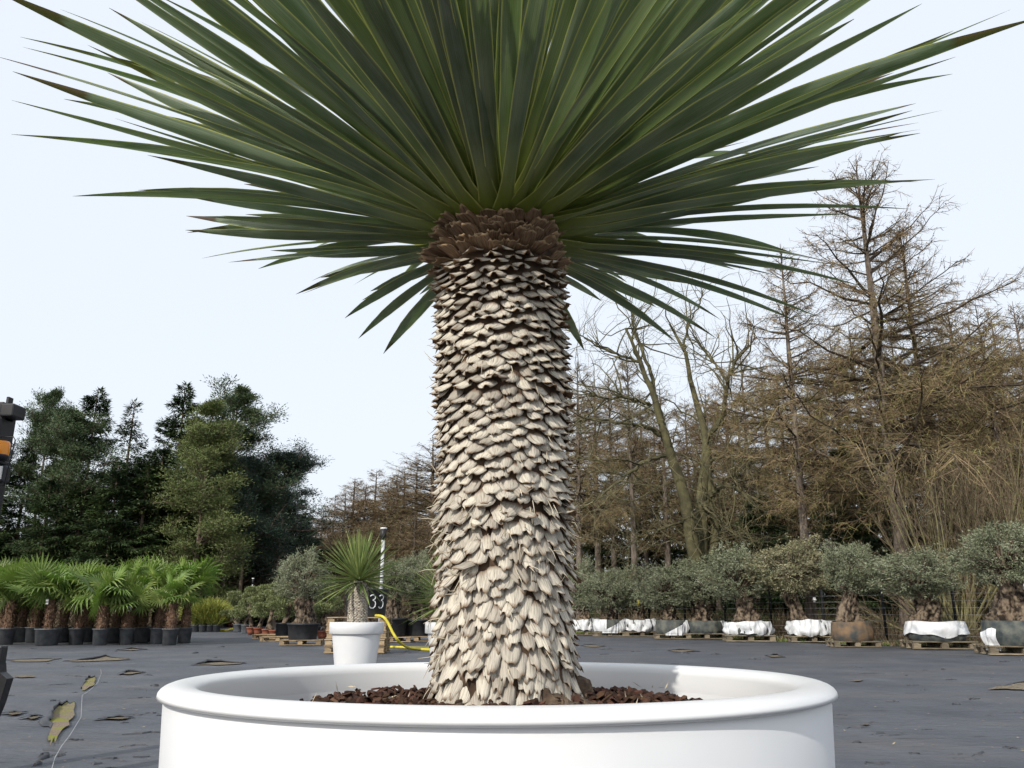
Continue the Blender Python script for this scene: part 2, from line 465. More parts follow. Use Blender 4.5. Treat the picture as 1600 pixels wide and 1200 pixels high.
def fabric_material():
    """woven ground fabric: charcoal, dusty, faint wheel marks, mossy streaks far right"""
    m = bpy.data.materials.new('ground_fabric')
    m.use_nodes = True
    t = m.node_tree
    N, L = t.nodes, t.links
    b = N['Principled BSDF']
    b.inputs['Roughness'].default_value = 0.62
    b.inputs['Specular IOR Level'].default_value = 0.35
    tc = N.new('ShaderNodeTexCoord')
    def nz(scale, det=6, st=(1, 1, 1), rough=0.55):
        mp = N.new('ShaderNodeMapping'); mp.inputs['Scale'].default_value = st
        L.new(tc.outputs['Object'], mp.inputs[0])
        n = N.new('ShaderNodeTexNoise'); n.inputs['Scale'].default_value = scale; n.inputs['Detail'].default_value = det; n.inputs['Roughness'].default_value = rough
        L.new(mp.outputs[0], n.inputs[0])
        return n.outputs[0]
    c = ramp_mix(t, nz(0.9), [(0.3, (0.056, 0.061, 0.074)), (0.55, (0.080, 0.086, 0.101)), (0.75, (0.108, 0.114, 0.129))])
    dust = ramp_mix(t, nz(0.35, 8, (1, 2.2, 1), 0.65), [(0.46, (0, 0, 0)), (0.70, (1, 1, 1))])
    dm = N.new('ShaderNodeMath'); dm.operation = 'MULTIPLY'; dm.inputs[1].default_value = 0.5; L.new(dust, dm.inputs[0])
    c = mixc(t, dm.outputs[0], c, (0.135, 0.128, 0.118))
    mo = ramp_mix(t, nz(0.22, 9, (1, 3.0, 1), 0.7), [(0.60, (0, 0, 0)), (0.72, (1, 1, 1))])
    mm = N.new('ShaderNodeMath'); mm.operation = 'MULTIPLY'; mm.inputs[1].default_value = 0.55; L.new(mo, mm.inputs[0])
    c = mixc(t, mm.outputs[0], c, (0.10, 0.10, 0.045))
    speck = ramp_mix(t, nz(16, 3), [(0.70, (0, 0, 0)), (0.735, (1, 1, 1))])
    sm = N.new('ShaderNodeMath'); sm.operation = 'MULTIPLY'; sm.inputs[1].default_value = 0.5; L.new(speck, sm.inputs[0])
    c = mixc(t, sm.outputs[0], c, (0.20, 0.17, 0.13))
    dk = ramp_mix(t, nz(2.6, 5, (1, 3.5, 1)), [(0.30, (0.50, 0.50, 0.50)), (0.40, (1, 1, 1))])
    c = mixc(t, 1.0, c, dk, 'MULTIPLY')
    L.new(c, b.inputs['Base Color'])
    bp = N.new('ShaderNodeBump'); bp.inputs['Strength'].default_value = 1.0; bp.inputs['Distance'].default_value = 0.06
    L.new(nz(3.5, 7, (1, 2.5, 1)), bp.inputs['Height'])
    bp2 = N.new('ShaderNodeBump'); bp2.inputs['Strength'].default_value = 0.25; bp2.inputs['Distance'].default_value = 0.004
    L.new(nz(160, 2), bp2.inputs['Height']); L.new(bp.outputs[0], bp2.inputs['Normal'])
    L.new(bp2.outputs[0], b.inputs['Normal'])
    return m
M['fabric'] = fabric_material()
M['fabric_edge'] = material('torn_fabric', (0.040, 0.043, 0.050), (0.075, 0.079, 0.089), rough=0.7, scale=8)

# ------------------------------------------------------------------ the ground
def plate(name, pts, mat, z, kind='structure'):
    mb = MB()
    mb.add([(p[0], p[1], z) for p in pts], [list(range(len(pts)))], 0)
    return put(name, mb.mesh(name, mat, False), kind=kind)

plate('ground', [(-1500, -600), (1500, -600), (1500, 2400), (-1500, 2400)], M['litter'], -0.02)

ROW_A, ROW_B = ground(912, 992), ground(1590, 1022)             # the olive row recedes from right to centre
row_dir = (ROW_B - ROW_A).normalized()
row_nrm = Vector((-row_dir.y, row_dir.x, 0))                    # away from the yard
if row_nrm.x < 0:
    row_nrm = -row_nrm

def fabric_limit(x):
    a = ROW_A + row_nrm * 1.0
    t = (x - a.x) / row_dir.x
    y = a.y + row_dir.y * t
    return min(62.0, max(y, -20.0))

def build_fabric():
    xs = np.concatenate([np.linspace(-60, -8, 40), np.linspace(-7.8, 8, 150), np.linspace(8.3, 34, 60)])
    rows = 170
    V = np.zeros((rows, len(xs), 3))
    for j, x in enumerate(xs):
        y1 = fabric_limit(x)
        s = np.linspace(0, 1, rows)
        y = -14 + (y1 + 14) * s
        V[:, j, 0], V[:, j, 1] = x, y
    flat = V.reshape(-1, 3)
    z = np.array([noise.noise(Vector((p[0] * 0.9, p[1] * 1.7, 0.3))) * 0.010 + noise.noise(Vector((p[0] * 0.25, p[1] * 0.3, 5))) * 0.012
                  + 0.010 * max(0, noise.noise(Vector((p[0] * 0.7 + p[1] * 0.2, p[1] * 4.0, 9))) - 0.25) for p in flat])
    flat[:, 2] = 0.012 + z * 0.6
    i = np.arange(rows - 1)[:, None] * len(xs)
    j = np.arange(len(xs) - 1)[None, :]
    F = np.stack([i + j, i + j + 1, i + j + len(xs) + 1, i + j + len(xs)], -1).reshape(-1, 4)
    mb = MB()
    mb.add(flat, F)
    put('yard_fabric', mb.mesh('yard_fabric', M['fabric']), kind='structure')
build_fabric()

def torn_patch(pts_px, mat, lip_from=0, lip_to=0, lip=0.03, name='gravel_patch'):
    """bare gravel where the fabric has torn, with the curled edge of the fabric along part of the outline"""
    base = [ground(*p) for p in pts_px]
    P = []
    for k, p in enumerate(base):
        q = base[(k + 1) % len(base)]
        for s in (0, 0.34, 0.67):
            w = p.lerp(q, s)
            P.append(w)
    c = sum(P, Vector()) / len(P)
    P = [c + (p - c) * random.uniform(0.68, 1.06) for p in P]
    c.z = 0.030
    for p in P:
        p.z = 0.030
    mb = MB()
    n = len(P)
    mb.add([c] + P, [[0, 1 + k, 1 + (k + 1) % n] for k in range(n)])
    o = put(name, mb.mesh(name, mat, False), kind='structure')
    if lip_to > lip_from:
        a, b = lip_from * 3, lip_to * 3
        Q = [P[k % n] for k in range(a, b + 1)]
        V, F = [], []
        for k, p in enumerate(Q):
            e = (p - c).normalized()
            h = lip * math.sin(math.pi * (k + 0.3) / (len(Q) - 0.4)) * random.uniform(0.6, 1.2)
            V += [p + e * 0.10 - Vector((0, 0, 0.012)), p + e * 0.045 + Vector((0, 0, h * 0.8)), p + e * 0.0 + Vector((0, 0, h)), p - e * 0.02 + Vector((0, 0, h * 0.55))]
        for k in range(len(Q) - 1):
            for s in range(3):
                F.append([k * 4 + s, k * 4 + s + 1, k * 4 + s + 5, k * 4 + s + 4])
        mb = MB()
        mb.add(V, F)
        put('fabric_lip', mb.mesh('fabric_lip', M['fabric_edge']), kind='structure')
    return o

torn_patch([(120, 1095), (97, 1100), (82, 1110), (76, 1124), (71, 1133), (78, 1141), (73, 1168), (80, 1172), (93, 1160), (108, 1138), (118, 1121)], M['moss_gravel'], 0, 5, 0.06)
torn_patch([(151, 1060), (140, 1060), (132, 1065), (127, 1077), (128, 1085), (136, 1080), (147, 1073)], M['moss_gravel'], 0, 3, 0.035)
torn_patch([(212, 1031), (165, 1027), (140, 1033), (95, 1035), (120, 1036), (190, 1034)], M['gravel'], 0, 3, 0.06)
torn_patch([(100, 1031), (60, 1032), (8, 1033), (20, 1036), (75, 1036)], M['gravel'], 0, 2, 0.03)
torn_patch([(57, 1058), (35, 1057), (18, 1060), (30, 1062), (52, 1061)], M['gravel'])
torn_patch([(385, 1038), (345, 1036), (312, 1039), (303, 1041), (350, 1042)], M['gravel'], 0, 3, 0.07)
torn_patch([(222, 1053), (200, 1052), (188, 1056), (205, 1057)], M['gravel'], 0, 2, 0.04)
torn_patch([(230, 1016), (205, 1015), (186, 1017), (205, 1018)], M['gravel'], 0, 2, 0.05)
torn_patch([(201, 1125), (180, 1125), (160, 1128), (178, 1129), (198, 1128)], M['gravel'], 0, 2, 0.03)
torn_patch([(62, 1123), (50, 1124), (38, 1126), (48, 1129), (58, 1127)], M['gravel'], 0, 2, 0.025)
torn_patch([(36, 1117), (20, 1117), (6, 1119), (18, 1122), (32, 1120)], M['gravel'], 0, 2, 0.02)
torn_patch([(1280, 1069), (1262, 1069), (1247, 1074), (1262, 1077), (1279, 1074)], M['gravel'], 0, 2, 0.05)
torn_patch([(1352, 1063), (1338, 1065), (1322, 1067), (1345, 1067)], M['gravel'])
torn_patch([(1363, 1135), (1350, 1135), (1343, 1137), (1356, 1138)], M['gravel'])
torn_patch([(1660, 1068), (1600, 1068), (1565, 1074), (1545, 1080), (1590, 1083), (1660, 1083)], M['gravel'], 0, 2, 0.02)
torn_patch([(1040, 1018), (1070, 1017), (1090, 1019), (1060, 1021)], M['gravel'], 0, 2, 0.04)
torn_patch([(1195, 1026), (1215, 1025), (1225, 1028), (1205, 1029)], M['gravel'], 0, 2, 0.05)
torn_patch([(905, 1010), (925, 1009), (945, 1011), (925, 1013)], M['gravel'], 0, 2, 0.04)

def thread(pts_px):
    P = [ground(*p) + Vector((0, 0, 0.028)) for p in pts_px]
    mb = MB()
    a = np.array(P[:-1]); b = np.array(P[1:])
    V, F, _ = slivers(a, b, 0.0032, 0.0032, RNG, up=np.array([[0, 0, 9.0]]))
    mb.add(V, F)
    put('fabric_seam', mb.mesh('fabric_seam', M['steel'], False), kind='structure')
thread([(80, 1208), (85, 1190), (95, 1172), (108, 1155), (120, 1135), (126, 1125), (127, 1105), (128, 1090), (140, 1082), (152, 1070), (158, 1055), (157, 1048)])

def fold(px0, py0, px1, py1, h):
    """a raised wrinkle in the fabric"""
    a, b = ground(px0, py0), ground(px1, py1)
    K = 14
    P = np.array([[a.lerp(b, k / (K - 1)).x + random.uniform(-1, 1) * 0.02, a.lerp(b, k / (K - 1)).y + random.uniform(-1, 1) * 0.05, 0.008] for k in range(K)])
    rad = np.array([[h * math.sin(math.pi * (k + 0.15) / (K - 0.7)) ** 0.7 * random.uniform(0.5, 1.2) + 0.004 for k in range(K)]])
    V, F = vtubes(P[None], rad, 6)
    mb = MB(); mb.add(V, F)
    put('fabric_fold', mb.mesh('fabric_fold', M['fabric_edge']), kind='structure')
for a in [(55, 1200, 75, 1178, .03), (78, 1183, 104, 1184, .014), (106, 1158, 132, 1159, .014), (60, 1130, 76, 1129, .02), (200, 1119, 228, 1119, .016),
          (100, 1057, 135, 1059, .02), (190, 1078, 235, 1079, .012), (238, 1073, 246, 1074, .03), (300, 1022, 310, 1021, .04), (340, 1012, 352, 1012, .04),
          (1040, 1176, 1110, 1170, .012), (1115, 1172, 1180, 1168, .010), (1150, 1106, 1230, 1108, .012), (1060, 1022, 1080, 1022, .05), (1110, 1023, 1125, 1023, .05),
          (1170, 1031, 1195, 1031, .05), (1560, 1036, 1575, 1035, .03), (1570, 1172, 1590, 1171, .012), (935, 1016, 960, 1015, .03), (985, 1019, 1005, 1019, .03), (1340, 1054, 1380, 1053, .015)]:
    fold(*a)

def build_creases():
    rng = np.random.default_rng(17)
    mb = MB()
    n = 260
    px = rng.uniform(-60, 1660, n); py = rng.uniform(1004, 1290, n)
    K = 7
    P = np.zeros((n, K, 3)); Rd = np.zeros((n, K))
    for i in range(n):
        c = ground(px[i], py[i])
        L = rng.uniform(0.05, 0.32); a = rng.normal(0.1, 0.35)
        for k in range(K):
            u = (k / (K - 1) - 0.5) * L
            P[i, k] = (c.x + u * math.cos(a) + rng.normal() * 0.008, c.y + u * math.sin(a) + rng.normal() * 0.02, 0.010)
            Rd[i, k] = (0.006 + 0.010 * rng.random()) * math.sin(math.pi * (k + 0.3) / (K - 0.4)) + 0.002
    V, F = vtubes(P, Rd + 0.004, 5); mb.add(V, F, 0)
    n = 900
    px = rng.uniform(-60, 1660, n); py = 1000 + 280 * rng.random(n) ** 1.4
    A = np.array([ground(a, b) for a, b in zip(px, py)]); A[:, 2] = 0.024
    d = rng.normal(size=(n, 3)) * [1, 1, 0.12]
    V, F = blades(A, d, rng.uniform(0.012, 0.05, n), rng.uniform(0.006, 0.018, n), rng, up=np.array([[0, 0, 3.0]])); mb.add(V, F, 1)
    put('yard_debris', mb.mesh('yard_debris', [M['fabric_edge'], M['straw']], False), kind='stuff', label='small creases and scattered dry scraps on the dark ground fabric', category='debris')
build_creases()

# ------------------------------------------------------------------ the big white planter
D0 = 1.80
AX, AY = (786 - 800) / F_PX * D0, D0
PLx = (781 - 800) / F_PX * D0
TILT = R(0.55)

def build_planter():
    t = thing('planter', 'huge round white plastic planter with rolled rim holding the giant yucca', 'planter', (PLx, D0, 0.0))
    t.rotation_euler = (-TILT, 0, 0)
    rz, ro, tr = 0.921, 0.652, 0.036                            # crest height, outer radius, half rim width
    rc = ro - tr
    wall_out = [(0.585, 0.0), (0.600, 0.02), (0.612, 0.25), (0.622, 0.50), (0.633, 0.72), (0.641, 0.886), (0.637, 0.8965)]
    V, F = lathe(wall_out, 160)
    mb = MB(); mb.add(V, F)
    inner = [(rc - tr + 0.002, 0.875), (rc - tr - 0.004, 0.80), (rc - tr - 0.02, 0.55), (0.001, 0.55)]
    V, F = lathe(inner, 160); mb.add(V, F)
    V, F = lathe([(0.585, 0.0), (0.001, 0.0)], 160); mb.add(V, F)
    put('body', mb.mesh('planter_body', M['white_plastic_b']), t)
    prof = [(0.637, 0.8955), (ro - 0.004, 0.897), (ro + 0.000, 0.8995)]
    for k in range(13):
        a = math.pi * k / 12
        prof.append((rc + (tr + 0.001) * math.cos(a), rz - 0.022 + 0.022 * math.sin(a) ** 0.8))
    prof.append((rc - tr + 0.001, 0.855))
    V, F = lathe(prof, 160)
    mb = MB(); mb.add(V, F)
    put('rim', mb.mesh('planter_rim', M['white_plastic']), t)
build_planter()

def mulch_height(x, y):
    r = math.hypot(x - PLx, y - D0)
    return 0.876 - 0.025 * (r / 0.45) ** 2 - 0.05 * max(0, r - 0.42) / 0.17 + 0.010 * noise.noise(Vector((x * 7, y * 7, 2))) + 0.016 * max(0, x - PLx)

def build_mulch():
    mb = MB()
    rings, seg = 16, 72
    V = [(PLx, D0, mulch_height(PLx, D0) - 0.012)]
    for k in range(1, rings + 1):
        r = 0.578 * k / rings
        for s in range(seg):
            a = 2 * math.pi * s / seg
            x, y = PLx + r * math.cos(a), D0 + r * math.sin(a)
            V.append((x, y, mulch_height(x, y) - 0.012))
    F3 = [[0, 1 + s, 1 + (s + 1) % seg] for s in range(seg)]
    F4 = [[1 + (k - 1) * seg + s, 1 + k * seg + s, 1 + k * seg + (s + 1) % seg, 1 + (k - 1) * seg + (s + 1) % seg] for k in range(1, rings) for s in range(seg)]
    mb.add(V, F3)
    mb.add(np.zeros((0, 3)), np.array(F4) - len(V))
    n = 3600
    for _ in range(n):
        r, a = 0.57 * math.sqrt(random.random()), random.uniform(0, 2 * math.pi)
        x, y = PLx + r * math.cos(a), D0 + r * math.sin(a)
        s = np.array([random.uniform(0.010, 0.034), random.uniform(0.006, 0.016), random.uniform(0.003, 0.006)])
        m = np.array(Matrix.Rotation(random.uniform(0, 6.3), 3, 'Z') @ Matrix.Rotation(random.gauss(0, 0.45), 3, 'Y') @ Matrix.Rotation(random.gauss(0, 0.5), 3, 'X'))
        v = np.array([[-1, -.6, 0], [-.5, -1, 0], [.7, -.9, 0], [1, .1, 0], [.4, 1, 0], [-.8, .8, 0]]) * (0.7 + 0.6 * RNG.random((6, 1)))
        v = np.concatenate([v + [0, 0, -1], v * 0.85 + [0, 0, 1]]) * s / 2
        c = (x, y, mulch_height(x, y) + random.uniform(-0.008, 0.012))
        mb.add(v @ m.T + c, [[k, (k + 1) % 6, 6 + (k + 1) % 6, 6 + k] for k in range(6)])
        b = mb.n - 12
        mb.f.append(np.array([[b + 6, b + 7, b + 8, b + 9], [b + 6, b + 9, b + 10, b + 11]])); mb.m.append(np.zeros(2))
    # a few pale straws and splinters standing up
    a = np.array([(PLx + random.uniform(-.4, .45), D0 + random.uniform(-.2, .4), 0.868) for _ in range(60)])
    d = RNG.normal(size=(60, 3)) * [1, 1, 0.35] + [0, 0, 0.35]
    V, F = blades(a, d, RNG.uniform(0.015, 0.04, 60), 0.004, RNG); mb.add(V, F, 1)
    put('bark_mulch', mb.mesh('bark_mulch', [M['mulch'], M['fibre']], False), kind='stuff', label='dark red-brown bark mulch heaped inside the white planter', category='mulch')
build_mulch()

# ------------------------------------------------------------------ the giant yucca
Z0, Z1 = 0.862, 1.892                                            # trunk from the mulch to the leaves

def axis_x(z):                                                   # the trunk sways a little
    return AX + 0.006 * math.sin((z - 0.9) * 4.2) + 0.012 * max(0, 1.0 - (z - 0.86) / 0.3) - 0.004

def trunk_r(z):
    s = (z - Z0) / (Z1 - Z0)
    r = 0.131 + 0.003 * math.sin(z * 9)
    r += 0.012 * max(0, 1 - s / 0.16)
    r -= 0.004 * max(0, (s - 0.85) / 0.15)
    return r

def scale_mesh(name, k, mat, wid=1.0, torn=0.4, ridge=0.16, curl=0.3, blunt=False):
    """one dead leaf base, hanging along -Z from its origin, outer face +Y, unit length; a thin solid"""
    rg = np.random.default_rng(100 + k)
    nu, nv = 7, 6
    T, B, UT = [], [], []
    prof = [0.62, 0.92, 1.0, 0.90, 0.66, 0.34] if wid > 0.7 else [0.7, 0.8, 0.9, 0.95, 0.9, 0.7]
    if blunt:
        prof = [0.7, 0.95, 1.0, 0.92, 0.80, 0.56]
    prof = [p * (1 + rg.normal() * 0.05) for p in prof]
    tipx = rg.normal() * 0.10
    for j in range(nv):
        v = j / (nv - 1)
        for i in range(nu):
            u = i / (nu - 1) * 2 - 1
            w = prof[j] * 0.5 * wid
            x = u * w + tipx * v ** 2
            z = -v
            if j == nv - 1:
                z += rg.uniform(-1, 1) * 0.10 * torn * 2 + 0.16 * abs(u)
            if j == nv - 2:
                z += 0.05 * abs(u)
            y = ridge * (1 - abs(u) ** 1.5) * (0.5 + 0.5 * v) + curl * v ** 2.2 * 0.42 - 0.10 * u * u * v + rg.normal() * 0.012
            T.append((x, y, z)); B.append((x * 0.96, y - 0.075 * (1 - 0.6 * v), z + 0.01)); UT.append(((u + 1) / 2, v))
    V = T + B
    n = nu * nv
    F = [[j * nu + i, j * nu + i + 1, (j + 1) * nu + i + 1, (j + 1) * nu + i] for j in range(nv - 1) for i in range(nu - 1)]
    F += [[n + f for f in reversed(q)] for q in F]
    edge = [(nv - 1) * nu + i for i in range(nu)]
    left, right = [j * nu for j in range(nv)], [j * nu + nu - 1 for j in range(nv)]
    for loop in (edge, left, right):
        F += [[a, b, b + n, a + n] for a, b in zip(loop[:-1], loop[1:])]
    mb = MB()
    # underside is brown: v = 1 there
    mb.add(V, F, 0, UT + [(a, 1.0) for a, _ in UT])
    return mb, mb.mesh(name, mat)

N_VAR = 12
SC_PROTO_B = [scale_mesh('leaf_base', 60 + k, M['scale'], wid=1.0, torn=0.85, ridge=0.10 + 0.03 * (k % 3), curl=0.08 + 0.08 * (k % 3), blunt=True) for k in range(N_VAR)]
SC_PROTO = [scale_mesh('leaf_base', k, M['scale'], wid=0.95 + 0.1 * (k % 3), torn=0.3 + 0.2 * (k % 2), ridge=0.13 + 0.04 * (k % 4), curl=0.1 + 0.12 * (k % 3)) for k in range(N_VAR)]
ST_PROTO = [scale_mesh('leaf_stub', 40 + k, M['stub'], wid=0.69, torn=0.6, ridge=0.14, curl=0.15 + 0.3 * (k % 3)) for k in range(5)]

def frame(az, tilt, roll=0.0):
    """local -Z hangs down the trunk tilted outwards by tilt, local +Y faces out; az is measured from +X"""
    out_ = Vector((math.cos(az), math.sin(az), 0))
    side = Vector((-math.sin(az), math.cos(az), 0))
    down = (Vector((0, 0, -1)) * math.cos(tilt) + out_ * math.sin(tilt))
    zx = -down
    yx = (out_ * math.cos(tilt) + Vector((0, 0, 1)) * math.sin(tilt))
    xx = yx.cross(zx)
    m = Matrix((xx, yx, zx)).transposed()
    return m @ Matrix.Rotation(roll, 3, 'Y')

def build_yucca():
    t = thing('giant_yucca', 'giant yucca with pale scaly trunk and spiky green crown in the big white planter', 'yucca', (AX, AY, Z0))
    origin = Vector((AX, AY, Z0))
    # trunk core
    K, S = 44, 40
    V = []
    for k in range(K):
        z = Z0 - 0.05 + (Z1 + 0.12 - Z0 + 0.05) * k / (K - 1)
        r = trunk_r(min(z, Z1)) * (1.0 if z < Z1 else max(0.05, 1 - (z - Z1) / 0.125))
        for s in range(S):
            a = 2 * math.pi * s / S
            rr = r + 0.004 * noise.noise(Vector((math.cos(a) * 4, math.sin(a) * 4, z * 16)))
            V.append((axis_x(z) + rr * math.cos(a) - AX, rr * math.sin(a), z - Z0))
    F = [[k * S + s, k * S + (s + 1) % S, (k + 1) * S + (s + 1) % S, (k + 1) * S + s] for k in range(K - 1) for s in range(S)]
    mb = MB(); mb.add(V, F)
    trunk = put('trunk', mb.mesh('trunk', M['core']), t)
    # root burls at the foot
    for (dx, dy, dz, sx, sz) in ((0.095, -0.105, 0.0, 0.050, 0.042), (0.13, -0.07, -0.008, 0.045, 0.040), (-0.07, -0.13, -0.012, 0.06, 0.028), (0.02, -0.13, -0.012, 0.06, 0.026), (0.14, 0.0, 0.0, 0.05, 0.05)):
        Vb, Fb = lathe([(0.001 + math.cos(-math.pi / 2 + math.pi * j / 16), math.sin(-math.pi / 2 + math.pi * j / 16)) for j in range(17)], 30)
        Vb = vnoise(Vb, 1.6, 0.45, dx * 30) * [sx, sx * 0.8, sz]
        Vb = vnoise(Vb, 38, 0.016, 3 + dx)
        mb = MB(); mb.add(Vb, Fb)
        put('root_burl', mb.mesh('root_burl', M['burl']), t, (dx, dy, dz))
    # leaf bases, in spirals
    items = []
    per = 22
    rows = 51
    top = 1.822
    for k in range(rows):
        for s in range(per):
            i = k * per + s
            z = top - (top - 0.895) * (k + s / per) / rows + random.gauss(0, 0.0025)
            az = i * math.pi * (3 - math.sqrt(5)) + random.gauss(0, 0.022)
            q = (top - z) / (top - 0.895)
            ln = (0.037 + 0.003 * random.gauss(0, 1)) * (1.0 if q < 0.55 else 1.08 + 0.55 * (q - 0.55) / 0.45)
            wd = 0.041 * random.uniform(0.88, 1.14) * (1.0 if q < 0.5 else 1.0 - 0.20 * (q - 0.5) / 0.5)
            tilt = R(60 - 22 * min(1, q / 0.12)) if q < 0.12 else R(38 - 12 * min(1, (q - 0.12) / 0.5))
            if q > 0.62:
                tilt = R(26 - 9 * (q - 0.62) / 0.38)
            # rough bands where growth paused
            band = math.exp(-((q - 0.33) / 0.02) ** 2) + math.exp(-((q - 0.60) / 0.035) ** 2) + 0.7 * math.exp(-((q - 0.73) / 0.02) ** 2)
            tilt += random.gauss(0, R(5 + 13 * band)) + R(7) * band
            items.append((z, az, ln * (1 + 0.2 * band * random.random()), wd, tilt, random.gauss(0, 0.10 + 0.25 * band), random.randrange(N_VAR) + (N_VAR if q > random.uniform(0.45, 0.65) else 0)))
    def facing(it):
        z, az = it[0], it[1]
        return -math.sin(az) * 1.0 + 0.12 * math.cos(az) + 0.0 * z
    # the 300 that show largest: facing the camera, spread over the height
    order = sorted(range(len(items)), key=lambda i: -facing(items[i]))
    chosen = set(order[:300])
    rest = MB()
    for i, (z, az, ln, wd, tilt, roll, var) in enumerate(items):
        r = trunk_r(z) - 0.004
        pos = Vector((axis_x(z) + r * math.cos(az), AY + r * math.sin(az), z)) - origin
        m = frame(az, tilt, roll)
        sc = Vector((wd, 0.036, ln))
        if i in chosen:
            o = put('leaf_base', (SC_PROTO + SC_PROTO_B)[var][1], trunk)
            o.matrix_local = Matrix.Translation(pos) @ m.to_4x4() @ Matrix.Diagonal((*sc, 1))
        else:
            src = (SC_PROTO + SC_PROTO_B)[var][0]
            Vv = (src.v[0] * np.array(sc)) @ np.array(m).T + np.array(pos)
            rest.add(Vv, src.f[0], 0, src.uv[0])
    put('leaf_bases', rest.mesh('leaf_bases', M['scale_s']), trunk, kind='stuff')
    # loose fibres
    n = 260
    az = RNG.uniform(0, 2 * np.pi, n)
    z = RNG.uniform(0.90, 1.80, n)
    z[:120] = RNG.uniform(1.10, 1.28, 120)
    r = np.array([trunk_r(q) for q in z]) + 0.012
    a = np.stack([np.array([axis_x(q) for q in z]) - AX + r * np.cos(az), r * np.sin(az), z - Z0], 1)
    d = np.stack([np.cos(az), np.sin(az), RNG.normal(-0.6, 0.7, n)], 1) + RNG.normal(size=(n, 3)) * 0.4
    mid = a + unit(d) * RNG.uniform(0.012, 0.026, n)[:, None]
    d2 = d + np.array([0, 0, 0.6]) * RNG.normal(size=(n, 1))
    end = mid + unit(d2) * RNG.uniform(0.01, 0.022, n)[:, None]
    mb = MB()
    Vv, Ff = vtubes(np.stack([a, mid, end], 1), np.tile([[0.0011, 0.0010, 0.0004]], (n, 1)), 3)
    mb.add(Vv, Ff)
    put('loose_fibres', mb.mesh('loose_fibres', M['fibre']), trunk, kind='stuff')
    # brown cut stubs under the crown
    ring = put('stub_collar', None, t)
    for k in range(7):
        cnt = 27
        for s in range(cnt):
            q = (k + s / cnt) / 7
            z = 1.800 + 0.125 * q + random.gauss(0, 0.004)
            az = 2 * math.pi * (s + 0.5 * (k % 2) + 0.2 * k) / cnt + random.gauss(0, 0.05)
            tilt = R(180 - (68 - 36 * q) + random.gauss(0, 9))
            left = max(0.0, -math.cos(az)) * (1 - q)
            ln = 0.047 * random.uniform(0.7, 1.25) * (1 + 0.45 * left)
            r = trunk_r(z) - 0.008
            pos = Vector((axis_x(z) + r * math.cos(az), AY + r * math.sin(az), z)) - origin
            o = put('leaf_stub', ST_PROTO[random.randrange(5)][1], ring)
            m = frame(az, tilt, random.gauss(0, 0.12))
            m = m @ Matrix.Rotation(math.pi, 3, 'Z')
            o.matrix_local = Matrix.Translation(pos) @ m.to_4x4() @ Matrix.Diagonal((0.060 * random.uniform(0.8, 1.15), ln * 0.7, ln, 1))
    # a few lighter broken leaf bases just below the collar
    # blades
    def leaf_mesh(k, bend, twist, fold_=0.20, mat=None):
        rg = np.random.default_rng(900 + k)
        nu, nv = 5, 18
        Vl, UV = [], []
        for j in range(nv):
            v = j / (nv - 1)
            if v < 0.05:
                w = 0.056 - 0.014 * (v / 0.05)
            elif v < 0.14:
                w = 0.042 - 0.012 * (v - 0.05) / 0.09
            elif v < 0.55:
                w = 0.030 + 0.0105 * (v - 0.14) / 0.41
            else:
                w = 0.0405 * max(0.02, 1 - ((v - 0.55) / 0.45) ** 1.7)
            w *= 1 + rg.normal() * 0.02
            a = bend * v
            zc = v if abs(bend) < 1e-4 else math.sin(a) / bend
            yc = 0 if abs(bend) < 1e-4 else -(1 - math.cos(a)) / bend
            tw = twist * max(0, v - 0.1)
            fo = fold_ * (1 - 0.4 * v) * (1.6 if v < 0.1 else 1)
            for i in range(nu):
                u = i / (nu - 1) * 2 - 1
                x, y = u * w / 2, abs(u) ** 1.3 * w * fo
                x, y = x * math.cos(tw) - y * math.sin(tw), x * math.sin(tw) + y * math.cos(tw)
                Vl.append((x, yc + y * math.cos(a), zc + y * math.sin(a))); UV.append(((u + 1) / 2, v))
        Fl = [[j * nu + i, j * nu + i + 1, (j + 1) * nu + i + 1, (j + 1) * nu + i] for j in range(nv - 1) for i in range(nu - 1)]
        mb = MB(); mb.add(Vl, Fl, 0, UV)
        return mb, mb.mesh('leaf', mat or M['yleaf'])
    protos = [leaf_mesh(k, b, tw) for k, (b, tw) in enumerate([(0.05, 0.2), (0.12, -0.35), (0.20, 0.5), (0.02, -0.1), (0.28, 0.25), (-0.08, 0.6), (0.36, -0.5), (0.10, 0.9), (0.16, -0.8), (0.0, 0.0)])]
    dry = [leaf_mesh(30 + k, b, 0.6, 0.3, M['dryleaf']) for k, b in enumerate((0.5, 0.2))]
    leaves = []
    nl = 360
    g = math.pi * (3 - math.sqrt(5))
    for i in range(nl):
        q = (i + 0.5) / nl                                      # 0 oldest .. 1 youngest
        se = 0.10 + 0.90 * q ** 0.95
        el = math.asin(min(1, se)) + random.gauss(0, R(3.5))
        az = i * g + random.gauss(0, 0.05)
        front_sun = max(0, math.cos(az - math.atan2(sd.y, sd.x)))
        el = max(el, R(22) * front_sun ** 2 + R(2), R(13) * max(0, math.sin(az)) ** 0.5 if i % 3 else -1)
        ln = (0.74 + 0.30 * min(1, q / 0.45)) * random.uniform(0.88, 1.08) * (1 + (0.10 * math.cos(az) if q < 0.12 else 0.08))
        zb = 1.900 + 0.115 * q
        rb = 0.122 * (1 - q) ** 0.55 + 0.006
        leaves.append((az, el, ln, zb, rb, random.randrange(10), random.gauss(0, 0.35)))
